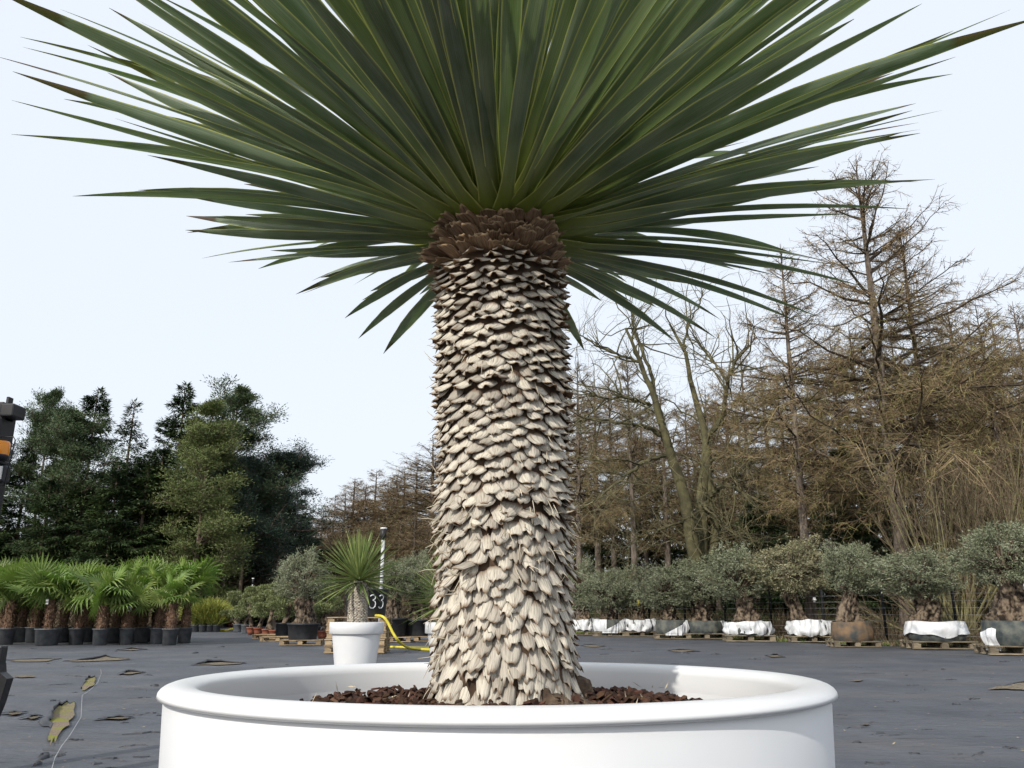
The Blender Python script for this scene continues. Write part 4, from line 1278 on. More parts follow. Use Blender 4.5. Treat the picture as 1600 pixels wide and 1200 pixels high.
def build_brush():
    rng = np.random.default_rng(61)
    mb = MB()
    n = 9000
    t = rng.uniform(-0.35, 1.5, n); off = rng.uniform(2.2, 9, n)
    A = np.array([along(a, b) for a, b in zip(t, off)]); A[:, 2] = 0
    h = rng.uniform(0.3, 1.5, n) * (0.5 + 0.6 * rng.random(n))
    d = unit(rng.normal(size=(n, 3)) * [0.45, 0.45, 0.1] + [0, 0, 1])
    V, F = vtubes(np.stack([A, A + d * h[:, None] * 0.5, A + d * h[:, None] + rng.normal(size=(n, 3)) * 0.2], 1), np.tile([[0.008, 0.006, 0.003]], (n, 1)), 3)
    mb.add(V, F, 0)
    put('brushwood', mb.mesh('brushwood', M['brush'], False), kind='stuff', label='tangled brown brushwood under the trees beyond the fence', category='brushwood')
    # low hedge of brush in front of the left and middle forest
    mb = MB()
    n = 26000
    px = rng.uniform(-120, 720, n)
    dist = rng.uniform(46, 52, n) + (px > 285) * 16
    A = np.array([at(a, 900, b) for a, b in zip(px, dist)]); A[:, 2] = rng.uniform(0, 1.7, n) * np.where(px > 285, 1.9, 1.0)
    d = unit(rng.normal(size=(n, 3)) * [0.6, 0.6, 0.3] + [0, 0, 0.75])
    V, F, uv = slivers(A, A + d * rng.uniform(0.3, 1.1, n)[:, None], 0.03, 0.012, rng)
    mb.add(V, F, 0)
    put('brush_hedge', mb.mesh('brush_hedge', M['brush'], False), kind='stuff', label='low brown bare brush along the foot of the dark conifers', category='brushwood')
    for nm, mat, n, o0, o1, hh, lab in (('dry_grass', 'straw', 9000, 1.3, 3.4, 0.32, 'pale dry grass along the wire fence behind the olives'), ('green_grass', 'grass', 9000, 0.9, 2.6, 0.20, 'green grass tufts between the olives and the fence')):
        mb = MB()
        t = rng.uniform(-0.3, 1.35, n); off = rng.uniform(o0, o1, n)
        keepm = np.array([noise.noise(Vector((a * 14, b * 0.8, 3 if nm == 'dry_grass' else 11))) for a, b in zip(t, off)]) > (-0.15 if nm == 'dry_grass' else 0.02)
        t, off = t[keepm], off[keepm]; n = len(t)
        A = np.array([along(a, b) for a, b in zip(t, off)]); A[:, 2] = -0.01
        d = unit(rng.normal(size=(n, 3)) * [0.5, 0.5, 0.1] + [0, 0, 0.9])
        V, F = blades(A, d, rng.uniform(0.4, 1.2, n) * hh, 0.02, rng)
        mb.add(V, F, 0)
        put(nm, mb.mesh(nm, M[mat], False), kind='stuff', label=lab, category='grass')
build_brush()

# ------------------------------------------------------------------ wire fence
def build_fence():
    t = thing('wire_fence', 'thin wire fence on dark posts running behind the olive row', 'fence', along(0.5, 1.7))
    o = Vector(t.location)
    post = MB()
    V, F = lathe([(0.001, 0), (0.045, 0), (0.045, 1.75), (0.03, 1.8), (0.001, 1.8)], 8); post.add(V, F)
    pm = post.mesh('post', M['black'])
    n = 15
    for k in range(n):
        put('post', pm, t, along(-0.35 + 1.7 * k / (n - 1), 1.7) - o)
    for z in [0.15 + 0.2 * k for k in range(8)]:
        a, b = along(-0.35, 1.66) - o, along(1.35, 1.66) - o
        P = np.array([[a + (b - a) * (k / 20) + Vector((0, 0, z)) for k in range(21)]], float)
        V, F = vtubes(P, np.full((1, 21), 0.004), 3)
        mb = MB(); mb.add(V, F)
        put('wire', mb.mesh('wire', M['steel']), t)
    ins = MB()
    V, F = lathe([(0.001, 0.17), (0.05, 0.16), (0.05, 0.10), (0.085, 0.09), (0.08, 0.07), (0.045, 0.06), (0.04, 0.0), (0.001, 0)], 12); ins.add(V, F)
    im = ins.mesh('insulator', M['white_plastic'])
    for px, py, dd in ((1219, 937, 29), (1560, 915, 22.8)):
        q = at(px, py, dd)
        # hung on the nearest wire
        s = (q - along(0, 1.62)).dot(row_dir)
        w = along(0, 1.62) + row_dir * s
        put('insulator', im, t, Vector((w.x, w.y, q.z - 0.08)) - o)
build_fence()

# ------------------------------------------------------------------ pallets
B_TOP = MB().box((0, 0, 0), (1.25, 0.105, 0.024)).mesh('board', M['wood'], False)
B_LOW = MB().box((0, 0, 0), (0.105, 0.95, 0.024)).mesh('board', M['wood'], False)
B_BLK = MB().box((0, 0, 0), (0.14, 0.11, 0.080)).mesh('block', M['wood'], False)
B_TOPO = MB().box((0, 0, 0), (1.25, 0.105, 0.024)).mesh('board', M['wood_old'], False)
B_LOWO = MB().box((0, 0, 0), (0.105, 0.95, 0.024)).mesh('board', M['wood_old'], False)
B_BLKO = MB().box((0, 0, 0), (0.14, 0.11, 0.080)).mesh('block', M['wood_old'], False)

def pallet(loc, rotz, label, group=None, old=False, k=1.0):
    t = thing('pallet', label, 'pallet', loc, rotz, group, k)
    T, Lw, Bk = (B_TOPO, B_LOWO, B_BLKO) if old else (B_TOP, B_LOW, B_BLK)
    for y in (-0.44, -0.22, 0, 0.22, 0.44):
        put('board', T, t, (0, y, 0.157))
    for x in (-0.56, 0, 0.56):
        put('board', Lw, t, (x, 0, 0.131))
    for y in (-0.42, 0, 0.42):
        put('board', T, t, (0, y, 0.024))
    for x in (-0.54, 0, 0.54):
        for y in (-0.42, 0, 0.42):
            put('block', Bk, t, (x, y, 0.0775))
    return t
PALLET_H = 0.17

# ------------------------------------------------------------------ olives
def olive_trunk(seed, lean=0.0, fat=1.0, H=1.15):
    """gnarled, fluted stem that splits into thick limbs"""
    rng = np.random.default_rng(seed)
    mb = MB()
    K, S = 30, 44
    V = []
    for k in range(K):
        s = k / (K - 1)
        z = s * H
        r = fat * (0.13 * (1 - s) ** 2.2 + 0.17 + 0.05 * s * s)
        cx = lean * s ** 1.3 * H + 0.05 * math.sin(s * 5 + seed)
        for i in range(S):
            a = 2 * math.pi * i / S
            n1 = noise.noise(Vector((math.cos(a) * 1.6, math.sin(a) * 1.6, z * 1.5 + seed)))
            n2 = noise.noise(Vector((math.cos(a) * 4, math.sin(a) * 4, z * 3.5 + seed * 2)))
            n3 = noise.noise(Vector((math.cos(a) * 7, math.sin(a) * 7, z * 8 + seed * 3)))
            rr = r * (1 + 0.45 * n1 + 0.55 * n2 + 0.35 * n3 + 0.10 * math.cos(5 * a + s * 2.4 + seed))
            V.append((cx + rr * math.cos(a), rr * math.sin(a) * 0.9, z))
    F = [[k * S + i, k * S + (i + 1) % S, (k + 1) * S + (i + 1) % S, (k + 1) * S + i] for k in range(K - 1) for i in range(S)]
    mb.add(V, F)
    for j in range(5):
        a = 2 * math.pi * j / 5 + seed
        b = np.array([lean * H * 0.75 + 0.08 * math.cos(a), 0.08 * math.sin(a), H * 0.78])
        P = [b]
        d = np.array([math.cos(a) * 0.55 + lean * 0.5, math.sin(a) * 0.55, 0.8])
        for k in range(5):
            d = unit((d + rng.normal(size=3) * 0.25)[None])[0]
            P.append(P[-1] + d * 0.085)
        Vb, Fb = vtubes(np.array([P]), np.array([[0.13, 0.115, 0.095, 0.07, 0.05, 0.02]]) * fat, 8)
        mb.add(vnoise(Vb, 6, 0.035, seed), Fb)
    return mb.mesh('olive_trunk', M['olive_bark'])

def olive_crown(seed, leaves=17000, mat='olive_leaf'):
    """unit crown: radius 1 across, centred on the origin"""
    rng = np.random.default_rng(seed)
    mb = MB()
    nc = 120
    d = unit(rng.normal(size=(nc, 3)))
    rr = rng.uniform(0.45, 1.0, nc) ** 0.6 * (0.84 + 0.42 * np.array([noise.noise(Vector(x * 1.9 + seed)) for x in d]))
    c = d * rr[:, None]
    c[:, 2] = np.where(c[:, 2] < -0.45, -0.45 + (c[:, 2] + 0.45) * 0.4, c[:, 2])
    P = np.stack([np.zeros((nc, 3)) + [0, 0, -0.6], c * 0.5 + [0, 0, -0.2], c], 1)
    V, F = vtubes(P, np.tile([[0.03, 0.018, 0.006]], (nc, 1)), 3); mb.add(V, F, 0)
    # twigs reach out of each clump and carry the leaves
    nt = 1500
    i = rng.integers(0, nc, nt)
    A = c[i] + rng.normal(size=(nt, 3)) * 0.10
    td = unit(d[i] * 0.7 + rng.normal(size=(nt, 3)) * 0.55 + [0, 0, 0.18])
    tl = rng.uniform(0.10, 0.26, nt)
    V, F, uv = slivers(A, A + td * tl[:, None], 0.010, 0.004, rng); mb.add(V, F, 0)
    j = rng.integers(0, nt, leaves)
    s = rng.uniform(0, 1.05, leaves)
    B = A[j] + td[j] * (tl[j] * s)[:, None] + rng.normal(size=(leaves, 3)) * 0.022
    ld = unit(td[j] * 0.8 + rng.normal(size=(leaves, 3)) * 0.7)
    V, F = blades(B, ld, rng.uniform(0.05, 0.09, leaves), rng.uniform(0.016, 0.027, leaves), rng)
    mb.add(V, F, 1)
    return mb.mesh('olive_crown', [M['olive_bark'], M[mat]], False)
OCR = [olive_crown(71), olive_crown(72), olive_crown(73)]
OCR_DRY = olive_crown(74, mat='olive_leaf_dry')

def wrap(seed, r, h, a0=0.0, a1=360.0, z0=lambda a: 0.0, z1=lambda a: 1.0, off=0.0, wr=0.03, cap=False):
    """crumpled sheet round a root ball between two angles; z0/z1 give the ragged bottom and top"""
    n, K = 84, 12
    V = []
    full = (a1 - a0) >= 359.9
    for k in range(K):
        for i in range(n):
            a = R(a0 + (a1 - a0) * i / (n if full else n - 1))
            lo, hi = z0(a) * h, z1(a) * h
            z = lo + (hi - lo) * k / (K - 1)
            q = z / h
            rr = (r + off) * (0.93 + 0.09 * math.sin(math.pi * min(1, max(0, q)) ** 0.8)) + wr * noise.noise(Vector((math.cos(a) * 4, math.sin(a) * 4, z * 4 + seed))) + wr * 0.6 * noise.noise(Vector((math.cos(a) * 11, math.sin(a) * 11, z * 3 + seed)))
            V.append((rr * math.cos(a), rr * math.sin(a), z))
    m = n if full else n - 1
    F = [[k * n + i, k * n + (i + 1) % n, (k + 1) * n + (i + 1) % n, (k + 1) * n + i] for k in range(K - 1) for i in range(m)]
    mb = MB(); mb.add(V, F)
    if cap:
        c = len(V)
        mb.add([(0, 0, h * 0.93)], np.zeros((0, 3), int))
        mb.f.append(np.array([[(K - 1) * n + i, (K - 1) * n + (i + 1) % n, c] for i in range(n)])); mb.m.append(np.ones(n))
    return mb

PAL_LABEL = {1: 'weathered pallet under the olive closest to the scaly trunk', 2: 'weathered pallet under the olive with a diagonal white flap', 3: 'weathered pallet under the small yellow-tagged olive',
             5: 'weathered pallet partly hidden by a trailing white sheet', 6: 'weathered pallet under the olive in stained grey netting', 7: 'weathered pallet between the stained-netting olive and the brownish-leaved olive',
             8: 'weathered pallet under the brownish-leaved olive', 9: 'weathered pallet under the rusty-netted olive', 11: 'weathered pallet under the wide half-sheeted olive', 12: 'weathered pallet under the large olive in blue-grey mesh'}

def olive(px, py, crown_c, crown_w, crown_h, trunk_px, bag_w, bag_top, white, label, seed, crown=None, lean=0.0, dark='bag_dark', fat=1.0):
    """olive on a pallet; picture measures: foot (px,py), crown centre and size, bag width and top row"""
    g = ground(px, py)
    k = g.y / F_PX * 1.0                                          # metres per picture pixel here
    k = (at(px + 50, py, g.y) - at(px - 50, py, g.y)).x / 100
    pallet((g.x, g.y, 0.02), math.atan2(g.x, g.y) * -0.3 + random.uniform(-0.06, 0.06), PAL_LABEL[seed], None, True, max(0.95, min(1.35, bag_w * k / 1.15)))
    zb = 0.02 + PALLET_H * max(0.95, min(1.35, bag_w * k / 1.15)) + 0.002
    t = thing('olive_tree', label, 'olive tree', (g.x, g.y, zb))
    r = bag_w * k / 2
    ztop = at(px, bag_top, g.y - r).z
    h = max(0.35, ztop - zb)
    b = put('root_ball', wrap(seed, r * 0.96, h, cap=True, wr=0.025).mesh('root_ball', [M[dark], M['soil']]), t)
    for kind in white:
        rg = random.Random(seed * 3)
        p1, p2 = rg.uniform(0, 6), rg.uniform(0, 6)
        if kind == 'full':
            w = wrap(seed + 1, r, h, 150, 390, lambda a: 0.05 + 0.06 * math.sin(a * 3 + p1) + 0.05 * math.sin(a * 11), lambda a: 1.02 + 0.07 * math.sin(a * 2 + p2) + 0.03 * math.sin(a * 9), 0.03, 0.11)
        elif kind == 'upper':
            w = wrap(seed + 1, r, h, 0, 360, lambda a: 0.30 + 0.10 * math.sin(a * 3 + p1) + 0.06 * math.sin(a * 7 + p2), lambda a: 1.03 + 0.03 * math.sin(a * 4), 0.03, 0.09)
        elif kind == 'diag':
            w = wrap(seed + 1, r, h, 235, 345, lambda a: -0.08, lambda a: min(1.0, max(0.02, (a - R(235)) / R(90))), 0.05, 0.06)
        elif kind == 'left':
            w = wrap(seed + 1, r, h, 150, 255, lambda a: 0.05, lambda a: 1.0, 0.03, 0.05)
        elif kind == 'right':
            w = wrap(seed + 1, r, h, 318, 370, lambda a: 0.05, lambda a: 1.0, 0.03, 0.05)
        else:
            w = wrap(seed + 1, r, h, 182, 212, lambda a: -0.22, lambda a: 0.72 - 0.5 * abs(a - R(205)), 0.09, 0.08)
        put('white_sheet', w.mesh('white_sheet', M['sheet']), t)
    tx = (trunk_px - px) * k
    ccx, ccz = (crown_c[0] - px) * k, at(crown_c[0], crown_c[1], g.y).z - zb
    cw, ch = crown_w * k / 2, crown_h * k / 2
    th = max(0.5, ccz - h * 0.9 - ch * 0.35)
    put('trunk', olive_trunk(seed, lean, fat * min(1.25, r / 0.6), 1.15), t, (tx, 0, h * 0.9), (0, 0, 0), (1, 1, th / 1.15))
    put('crown', crown or OCR[seed % 3], t, (ccx, 0, ccz + 0.06), (0, 0, seed * 1.3), (cw, cw, ch * 0.95))
    return t

olive(916, 993, (912, 922), 84, 82, 912, 44, 968, ['full'], 'white-sheeted olive of the row nearest the scaly yucca trunk', 1)
olive(952, 995, (950, 925), 96, 78, 953, 46, 968, ['diag', 'left'], 'olive in dark netting with one diagonal white flap and slim knotted stem', 2)
olive(1001, 995, (992, 922), 92, 76, 1000, 50, 968, ['full'], 'small olive in a rounded white sheet carrying a yellow tag', 3, lean=0.1)
ot = olive_t = [o for o in COL.objects if o.get('label', '').endswith('carrying a yellow tag')][0]
ytag = MB().box((0, 0, 0), (0.10, 0.012, 0.24)).mesh('tag', M['hose'], False)
tp = at(997, 942, ot.location.y - 0.55) - Vector(ot.location)
put('tag', ytag, ot, tp, (0, 0.2, 0))
olive(1050, 999, (1042, 920), 106, 80, 1048, 50, 969, ['diag'], 'olive in green-grey netting with a white sheet trailing to the ground', 5)
olive(1102, 999, (1100, 914), 112, 84, 1098, 60, 970, ['right'], 'olive in stained grey netting with a broad fluted trunk', 6, fat=1.1)
olive(1170, 1003, (1158, 904), 120, 94, 1165, 70, 972, ['full'], 'olive in a white sheet between the stained grey netting and the brownish olive', 7, lean=0.15)
olive(1267, 1004, (1246, 893), 140, 96, 1250, 64, 970, ['full'], 'olive with dull brownish-green foliage in a white sheet', 8, OCR_DRY, lean=-0.25, fat=0.8)
olive(1334, 1012, (1346, 893), 112, 92, 1330, 64, 972, [], 'olive in rusty dark netting without any white sheet', 9, lean=0.25, dark='bag_rust')
olive(1466, 1015, (1446, 900), 156, 92, 1455, 86, 972, ['upper'], 'wide-crowned olive whose white sheet covers only the upper netting', 11)
olive(1592, 1024, (1590, 872), 150, 112, 1592, 98, 970, ['tail'], 'large olive in blue-grey mesh with a small white rag beside it', 12, fat=1.15)

# ------------------------------------------------------------------ fan palms
def make_fan(seed, nseg=22, span=300, droop=0.25):
    """fan frond lying along +X from its hub at the origin; folded segments"""
    rng = np.random.default_rng(seed)
    mb = MB()
    K = 5
    for j in range(nseg):
        a = R(-span / 2 + span * j / (nseg - 1))
        ln = (0.52 + 0.10 * math.cos(a * 0.6)) * rng.uniform(0.92, 1.05)
        dirv = np.array([math.cos(a), math.sin(a), 0])
        sd_ = np.array([-math.sin(a), math.cos(a), 0])
        da = R(span / (nseg - 1)) * 0.5
        V = []
        for k in range(K):
            s = 0.02 + 0.98 * k / (K - 1)
            w = min(ln * s * math.tan(da) * 1.05, 0.030) * (1 if s < 0.6 else max(0.05, 1 - ((s - 0.6) / 0.42) ** 1.4))
            c = dirv * ln * s + np.array([0, 0, 0.10 * s - droop * max(0, s - 0.45) ** 2 * 2 * rng.uniform(0.5, 1.4)]) - np.array([0, 0, 0.10]) * abs(a / R(span / 2)) ** 2 * s
            V += [c - sd_ * w, c + np.array([0, 0, -w * 0.55]), c + sd_ * w]
        F = [[k * 3 + i, k * 3 + i + 1, k * 3 + i + 4, k * 3 + i + 3] for k in range(K - 1) for i in range(2)]
        mb.add(V, F, 0)
    return mb
FANS = [make_fan(81), make_fan(82, droop=0.35), make_fan(83, span=270, droop=0.1), make_fan(84, nseg=20, droop=0.5)]

FTILT = (0.25, 0.55, 0.05, 0.8)

def frond_mesh(k, stalk):
    src = FANS[k]
    mb = MB()
    P = np.array([[(0, 0, 0), (stalk * 0.5, 0, 0.05 * stalk), (stalk, 0, 0.04 * stalk)]], float)
    V, F = vtubes(P, np.array([[0.018, 0.013, 0.009]]), 4); mb.add(V, F, 0)
    for v, f in zip(src.v, src.f):
        base = f.min()
        c_, s_ = math.cos(FTILT[k]), math.sin(FTILT[k])
        w_ = np.stack([v[:, 0] * c_ + v[:, 2] * s_, v[:, 1], -v[:, 0] * s_ + v[:, 2] * c_], 1)
        mb.add(w_ + [stalk, 0, 0.04 * stalk], f - base, 0)
    return mb.mesh('frond', M['frond'], False)
FROND = [frond_mesh(k, s) for k in range(4) for s in (0.45, 0.62)]

def palm_trunk(seed, H, lean):
    rng = np.random.default_rng(seed)
    mb = MB()
    K, S = 14, 14
    V = []
    for k in range(K):
        s = k / (K - 1)
        r = 0.125 + 0.03 * math.sin(s * 9 + seed) * 0.6 + 0.02 * (1 - s)
        for i in range(S):
            a = 2 * math.pi * i / S
            rr = r * (1 + 0.22 * noise.noise(Vector((math.cos(a) * 2.5, math.sin(a) * 2.5, s * 7 + seed))))
            V.append((lean * s * H + rr * math.cos(a), rr * math.sin(a), s * H))
    F = [[k * S + i, k * S + (i + 1) % S, (k + 1) * S + (i + 1) % S, (k + 1) * S + i] for k in range(K - 1) for i in range(S)]
    mb.add(V, F)
    n = 420
    s = rng.uniform(0, 1, n); a = rng.uniform(0, 6.28, n)
    A = np.stack([lean * s * H + 0.13 * np.cos(a), 0.13 * np.sin(a), s * H], 1)
    d = unit(np.stack([np.cos(a) * 0.6, np.sin(a) * 0.6, rng.normal(-0.1, 0.8, n)], 1) + rng.normal(size=(n, 3)) * 0.4)
    V, F = blades(A, d, rng.uniform(0.05, 0.14, n), 0.022, rng); mb.add(V, F)
    return mb.mesh('palm_trunk', M['palm_fibre'], False)

def pot_mesh(name, r_top, r_bot, h, mat, lip=0.018):
    prof = [(0.001, 0), (r_bot, 0), (r_bot + (r_top - r_bot) * 0.93 - lip * 0.2, h * 0.93), (r_top + lip, h * 0.93 + 0.003), (r_top + lip, h), (r_top - 0.01, h), (r_top - 0.02, h * 0.9), (0.001, h * 0.9)]
    V, F = lathe(prof, 28)
    mb = MB(); mb.add(V, F)
    seg = 28
    mb.m[0][-seg:] = 1
    return mb.mesh(name, [mat, M['soil']])
TAG = MB().box((0, 0, 0), (0.11, 0.006, 0.16)).mesh('tag', M['tag'], False)

def fan_palm(px, py, top, seed, label, lean=0.0, pot_w=24, dy=0.0, tag=None, nf=17, group='fan palms crowded in the row', trunk_h=None):
    g = ground(px, py)
    g.y += dy; g.x *= g.y / (g.y - dy)
    k = (at(850, py, g.y) - at(750, py, g.y)).x / 100
    rng = random.Random(seed)
    t = thing('potted_fan_palm', label, 'palm', (g.x, g.y, 0.02), 0, group)
    pr = pot_w * k / 2
    ph = 0.50
    put('pot', pot_mesh('palm_pot', pr, pr * 0.84, ph, M['grey_pot']), t)
    Ht = at(px, top, g.y).z
    th = (trunk_h or 0.78) + 0.18 + rng.uniform(-0.05, 0.12)
    put('trunk', palm_trunk(seed, th, lean), t, (0, 0, ph * 0.88))
    cz = ph * 0.88 + th
    cx = lean * th
    size = max(0.7, (Ht - cz) / 1.10)
    for i in range(nf):
        q = i / (nf - 1)
        az = i * 2.399 + rng.uniform(-0.2, 0.2)
        el = R(12 + 74 * q) + rng.gauss(0, 0.12)
        sc_ = size * rng.uniform(0.86, 1.08) * (0.85 + 0.15 * math.sin(math.pi * q))
        o = put('frond', FROND[(seed * 3 + i) % 8], t)
        # blade turns its face to the sky beyond the stalk
        m = Matrix.Rotation(az, 4, 'Z') @ Matrix.Rotation(-el, 4, 'Y') @ Matrix.Rotation(rng.gauss(0, 0.75), 4, 'X')
        o.matrix_local = Matrix.Translation((cx + 0.05 * math.cos(az), 0.05 * math.sin(az), cz - 0.06 + 0.10 * q)) @ m @ Matrix.Scale(sc_, 4)
    if tag:
        put('tag', TAG, t, (tag * k + cx * 0.8, -0.19, ph * 0.88 + th * 0.93), (0, 0, 0.2))
    return t

G2 = 'fan palm crowded in the shaded back of the palm row'
fan_palm(8, 1008, 872, 1, 'fan palm standing beside the black machine at the end of the row', nf=18)
fan_palm(50, 1006, 885, 2, G2, dy=0.8, nf=13)
fan_palm(72, 1009, 868, 3, 'fan palm standing in the widest pot of the palm row', pot_w=38, tag=-4, nf=18)
fan_palm(118, 1008, 880, 4, 'fan palm whose trunk leans strongly towards its neighbour', lean=0.32, tag=6, nf=16)
fan_palm(136, 1005, 872, 5, G2, dy=0.9, tag=2, nf=13)
fan_palm(155, 1009, 878, 6, 'fan palm with a short untagged trunk between two tagged palms', nf=15, trunk_h=0.5)
fan_palm(176, 1006, 866, 7, G2, dy=0.8, lean=0.15, nf=13)
fan_palm(196, 1008, 890, 8, 'lower fan palm with a white tag beside its short trunk', tag=4, nf=14, trunk_h=0.55, pot_w=22)
fan_palm(220, 1006, 868, 9, G2, dy=0.9, nf=13)
fan_palm(243, 1007, 878, 10, 'fan palm with a bare leaning trunk next to the end pair', lean=0.12, pot_w=20, tag=8, nf=14, trunk_h=0.85)
fan_palm(264, 1009, 896, 11, 'low fan palm with drooping blue-green fronds in the end pair', pot_w=24, nf=16, trunk_h=0.62)
fan_palm(287, 1006, 864, 12, 'tall last fan palm of the row facing the sedge pots', pot_w=22, nf=18, trunk_h=0.95, dy=0.2)
for k, (px, dy) in enumerate(((0, 1.4), (30, 1.6), (95, 1.5), (160, 1.7), (205, 1.6), (255, 1.4), (120, 2.6), (60, 2.6), (190, 2.7), (240, 2.5), (-25, 0.6), (-30, 1.8), (15, 2.7))):
    fan_palm(px, 1007, 868 + (k % 3) * 5, 20 + k, G2, dy=dy, nf=12)

# ------------------------------------------------------------------ deep wood: saplings and scrub filling the far floor of the forest
def build_scrub():
    rng = np.random.default_rng(91)
    mb = MB()
    n = 26000
    px = rng.uniform(820, 1700, n); dist = rng.uniform(50, 74, n)
    A = np.array([at(a, 900, b) for a, b in zip(px, dist)]); A[:, 2] = rng.uniform(0, 1, n) ** 1.3 * 8.5
    d = unit(rng.normal(size=(n, 3)) * [0.6, 0.6, 0.3] + [0, 0, 0.6])
    V, F, uv = slivers(A, A + d * rng.uniform(0.5, 1.9, n)[:, None], 0.07, 0.03, rng)
    mb.add(V, F, 0)
    mb.m[-1] = (rng.random(n) < 0.4).astype(int)
    put('forest_scrub', mb.mesh('forest_scrub', [M['brush'], M['moss_twig']], False), kind='stuff', label='brown and mossy scrub deep among the larch trunks', category='scrub')
    mb = MB()
    n = 13000
    px = rng.uniform(440, 830, n); dist = rng.uniform(98, 112, n)
    A = np.array([at(a, 900, b) for a, b in zip(px, dist)]); A[:, 2] = rng.uniform(0, 1, n) * 9
    d = unit(rng.normal(size=(n, 3)) * [0.6, 0.6, 0.3] + [0, 0, 0.6])
    V, F, uv = slivers(A, A + d * rng.uniform(0.8, 2.4, n)[:, None], 0.12, 0.05, rng)
    mb.add(V, F, 0)
    put('far_scrub', mb.mesh('far_scrub', M['brush'], False), kind='stuff', label='brown scrub behind the far larches in the forest gap', category='scrub')
    mb = MB()
    n = 9000
    px = rng.uniform(-150, 480, n); dist = rng.uniform(66, 76, n)
    A = np.array([at(a, 900, b) for a, b in zip(px, dist)]); A[:, 2] = rng.uniform(0, 1, n) * 7
    d = unit(rng.normal(size=(n, 3)) * [0.6, 0.6, 0.4] + [0, 0, 0.3])
    V, F = blades(A, d, rng.uniform(0.6, 1.8, n), 0.35, rng)
    mb.add(V, F, 0)
    put('conifer_thicket', mb.mesh('conifer_thicket', M['spruce_needle'], False), kind='stuff', label='dark thicket closing the view below the conifer crowns', category='thicket')
build_scrub()

# ------------------------------------------------------------------ white-potted yuccas
def small_yucca_crown(seed, n=230, size=0.52):
    rng = np.random.default_rng(seed)
    mb = MB()
    q = np.linspace(0, 1, n)
    az = np.arange(n) * 2.39996 + rng.normal(size=n) * 0.08
    el = np.radians(-22 + 110 * q ** 0.95) + rng.normal(size=n) * 0.06
    L = size * (0.95 + 0.15 * np.sin(np.pi * q)) * rng.uniform(0.85, 1.1, n)
    d = np.stack([np.cos(az) * np.cos(el), np.sin(az) * np.cos(el), np.sin(el)], 1)
    A = d * 0.05
    K = 5
    for i in range(n):
        s = np.linspace(0, 1, K)[:, None]
        C = A[i] + d[i] * L[i] * s + np.array([0, 0, -0.05]) * s ** 2 * (1.2 - q[i])
        sd_ = unit(np.cross(d[i], [0, 0, 1.0])[None])[0]
        up = np.cross(sd_, d[i])
        w = (0.0115 * np.array([1.3, 0.9, 1.0, 0.75, 0.06]))[:, None]
        V = np.stack([C - sd_ * w + up * w * 0.6, C, C + sd_ * w + up * w * 0.6], 1).reshape(-1, 3)
        mb.add(V, [[k * 3 + j, k * 3 + j + 1, k * 3 + j + 4, k * 3 + j + 3] for k in range(K - 1) for j in range(2)])
    return mb.mesh('leaf_rosette', M['small_leaf'], False)

def small_yucca_trunk(H, r):
    mb = MB()
    V, F = lathe([(r * 1.05, 0), (r, H * 0.5), (r * 0.95, H * 0.95), (0.001, H)], 16)
    mb.add(V, F, 0, np.full((len(V), 2), 0.1))
    rows, per = int(H / 0.016), 17
    for k in range(rows):
        for s in range(per):
            src = SC_PROTO[random.randrange(N_VAR)][0]
            az = 2 * math.pi * (s + 0.5 * (k % 2)) / per + random.gauss(0, 0.04)
            m = np.array(frame(az, R(random.gauss(30, 6)), random.gauss(0, 0.1)))
            v = (src.v[0] * [0.034, 0.024, 0.028]) @ m.T + [r * math.cos(az), r * math.sin(az), H - 0.016 * k + 0.008]
            mb.add(v, src.f[0][:30], 0, src.uv[0])
    return mb.mesh('scaly_trunk', M['scale_s'])

def potted_yucca(px, dist, label, seed, crown_size, trunk_h, trunk_r, crown_tilt=0.0):
    p = at(px, 950, dist); p.z = 0.02
    t = thing('potted_yucca', label, 'yucca', p, 0)
    rim_z = at(px, 972, dist).z - 0.02
    k = (at(850, 972, dist) - at(750, 972, dist)).x / 100
    r = 42 * k
    V, F = lathe([(0.001, 0), (r * 0.55, 0), (r * 0.56, 0.01), (r * 0.885, rim_z - 0.14), (r * 0.89, rim_z - 0.125)], 56)
    mb = MB(); mb.add(V, F)
    pot = put('pot', mb.mesh('tall_pot', M['white_plastic_b']), t)
    V, F = lathe([(r * 0.88, rim_z - 0.128), (r * 0.965, rim_z - 0.126), (r, rim_z - 0.118), (r * 1.005, rim_z - 0.01), (r * 0.99, rim_z), (r * 0.93, rim_z), (r * 0.92, rim_z - 0.05), (0.001, rim_z - 0.05)], 56)
    mb = MB(); mb.add(V, F); mb.m[0][-56:] = 1
    put('rim', mb.mesh('tall_pot_rim', [M['white_plastic_b'], M['soil']]), pot)
    put('trunk', small_yucca_trunk(trunk_h, trunk_r), t, (0, 0, rim_z - 0.06))
    put('leaf_rosette', small_yucca_crown(seed, size=crown_size), t, (0, 0, rim_z - 0.06 + trunk_h), (crown_tilt, 0, seed), kind='stuff')
potted_yucca(559, 9.6, 'small yucca with a short scaly trunk in a tall white pot', 3, 0.53, 0.50, 0.098)
potted_yucca(707, 9.9, 'stemless dense yucca in a white pot half hidden by the giant trunk', 5, 0.60, 0.28, 0.085)

# ------------------------------------------------------------------ stack of pallets carrying the tub marked 33
PS = ground(560, 1021)
ps_k = 1.03
for k in range(5):
    po = pallet((PS.x + random.uniform(-0.02, 0.02), PS.y, 0.02 + k * (PALLET_H + 0.003) * ps_k), random.uniform(-0.03, 0.03), 'new pallet in the stack behind the small yucca under the numbered tub', 'pallets stacked under the numbered tub', False, ps_k)
    po.scale = (1.22, 1.1, ps_k)
stack_top = 0.02 + 5 * (PALLET_H + 0.003) * ps_k

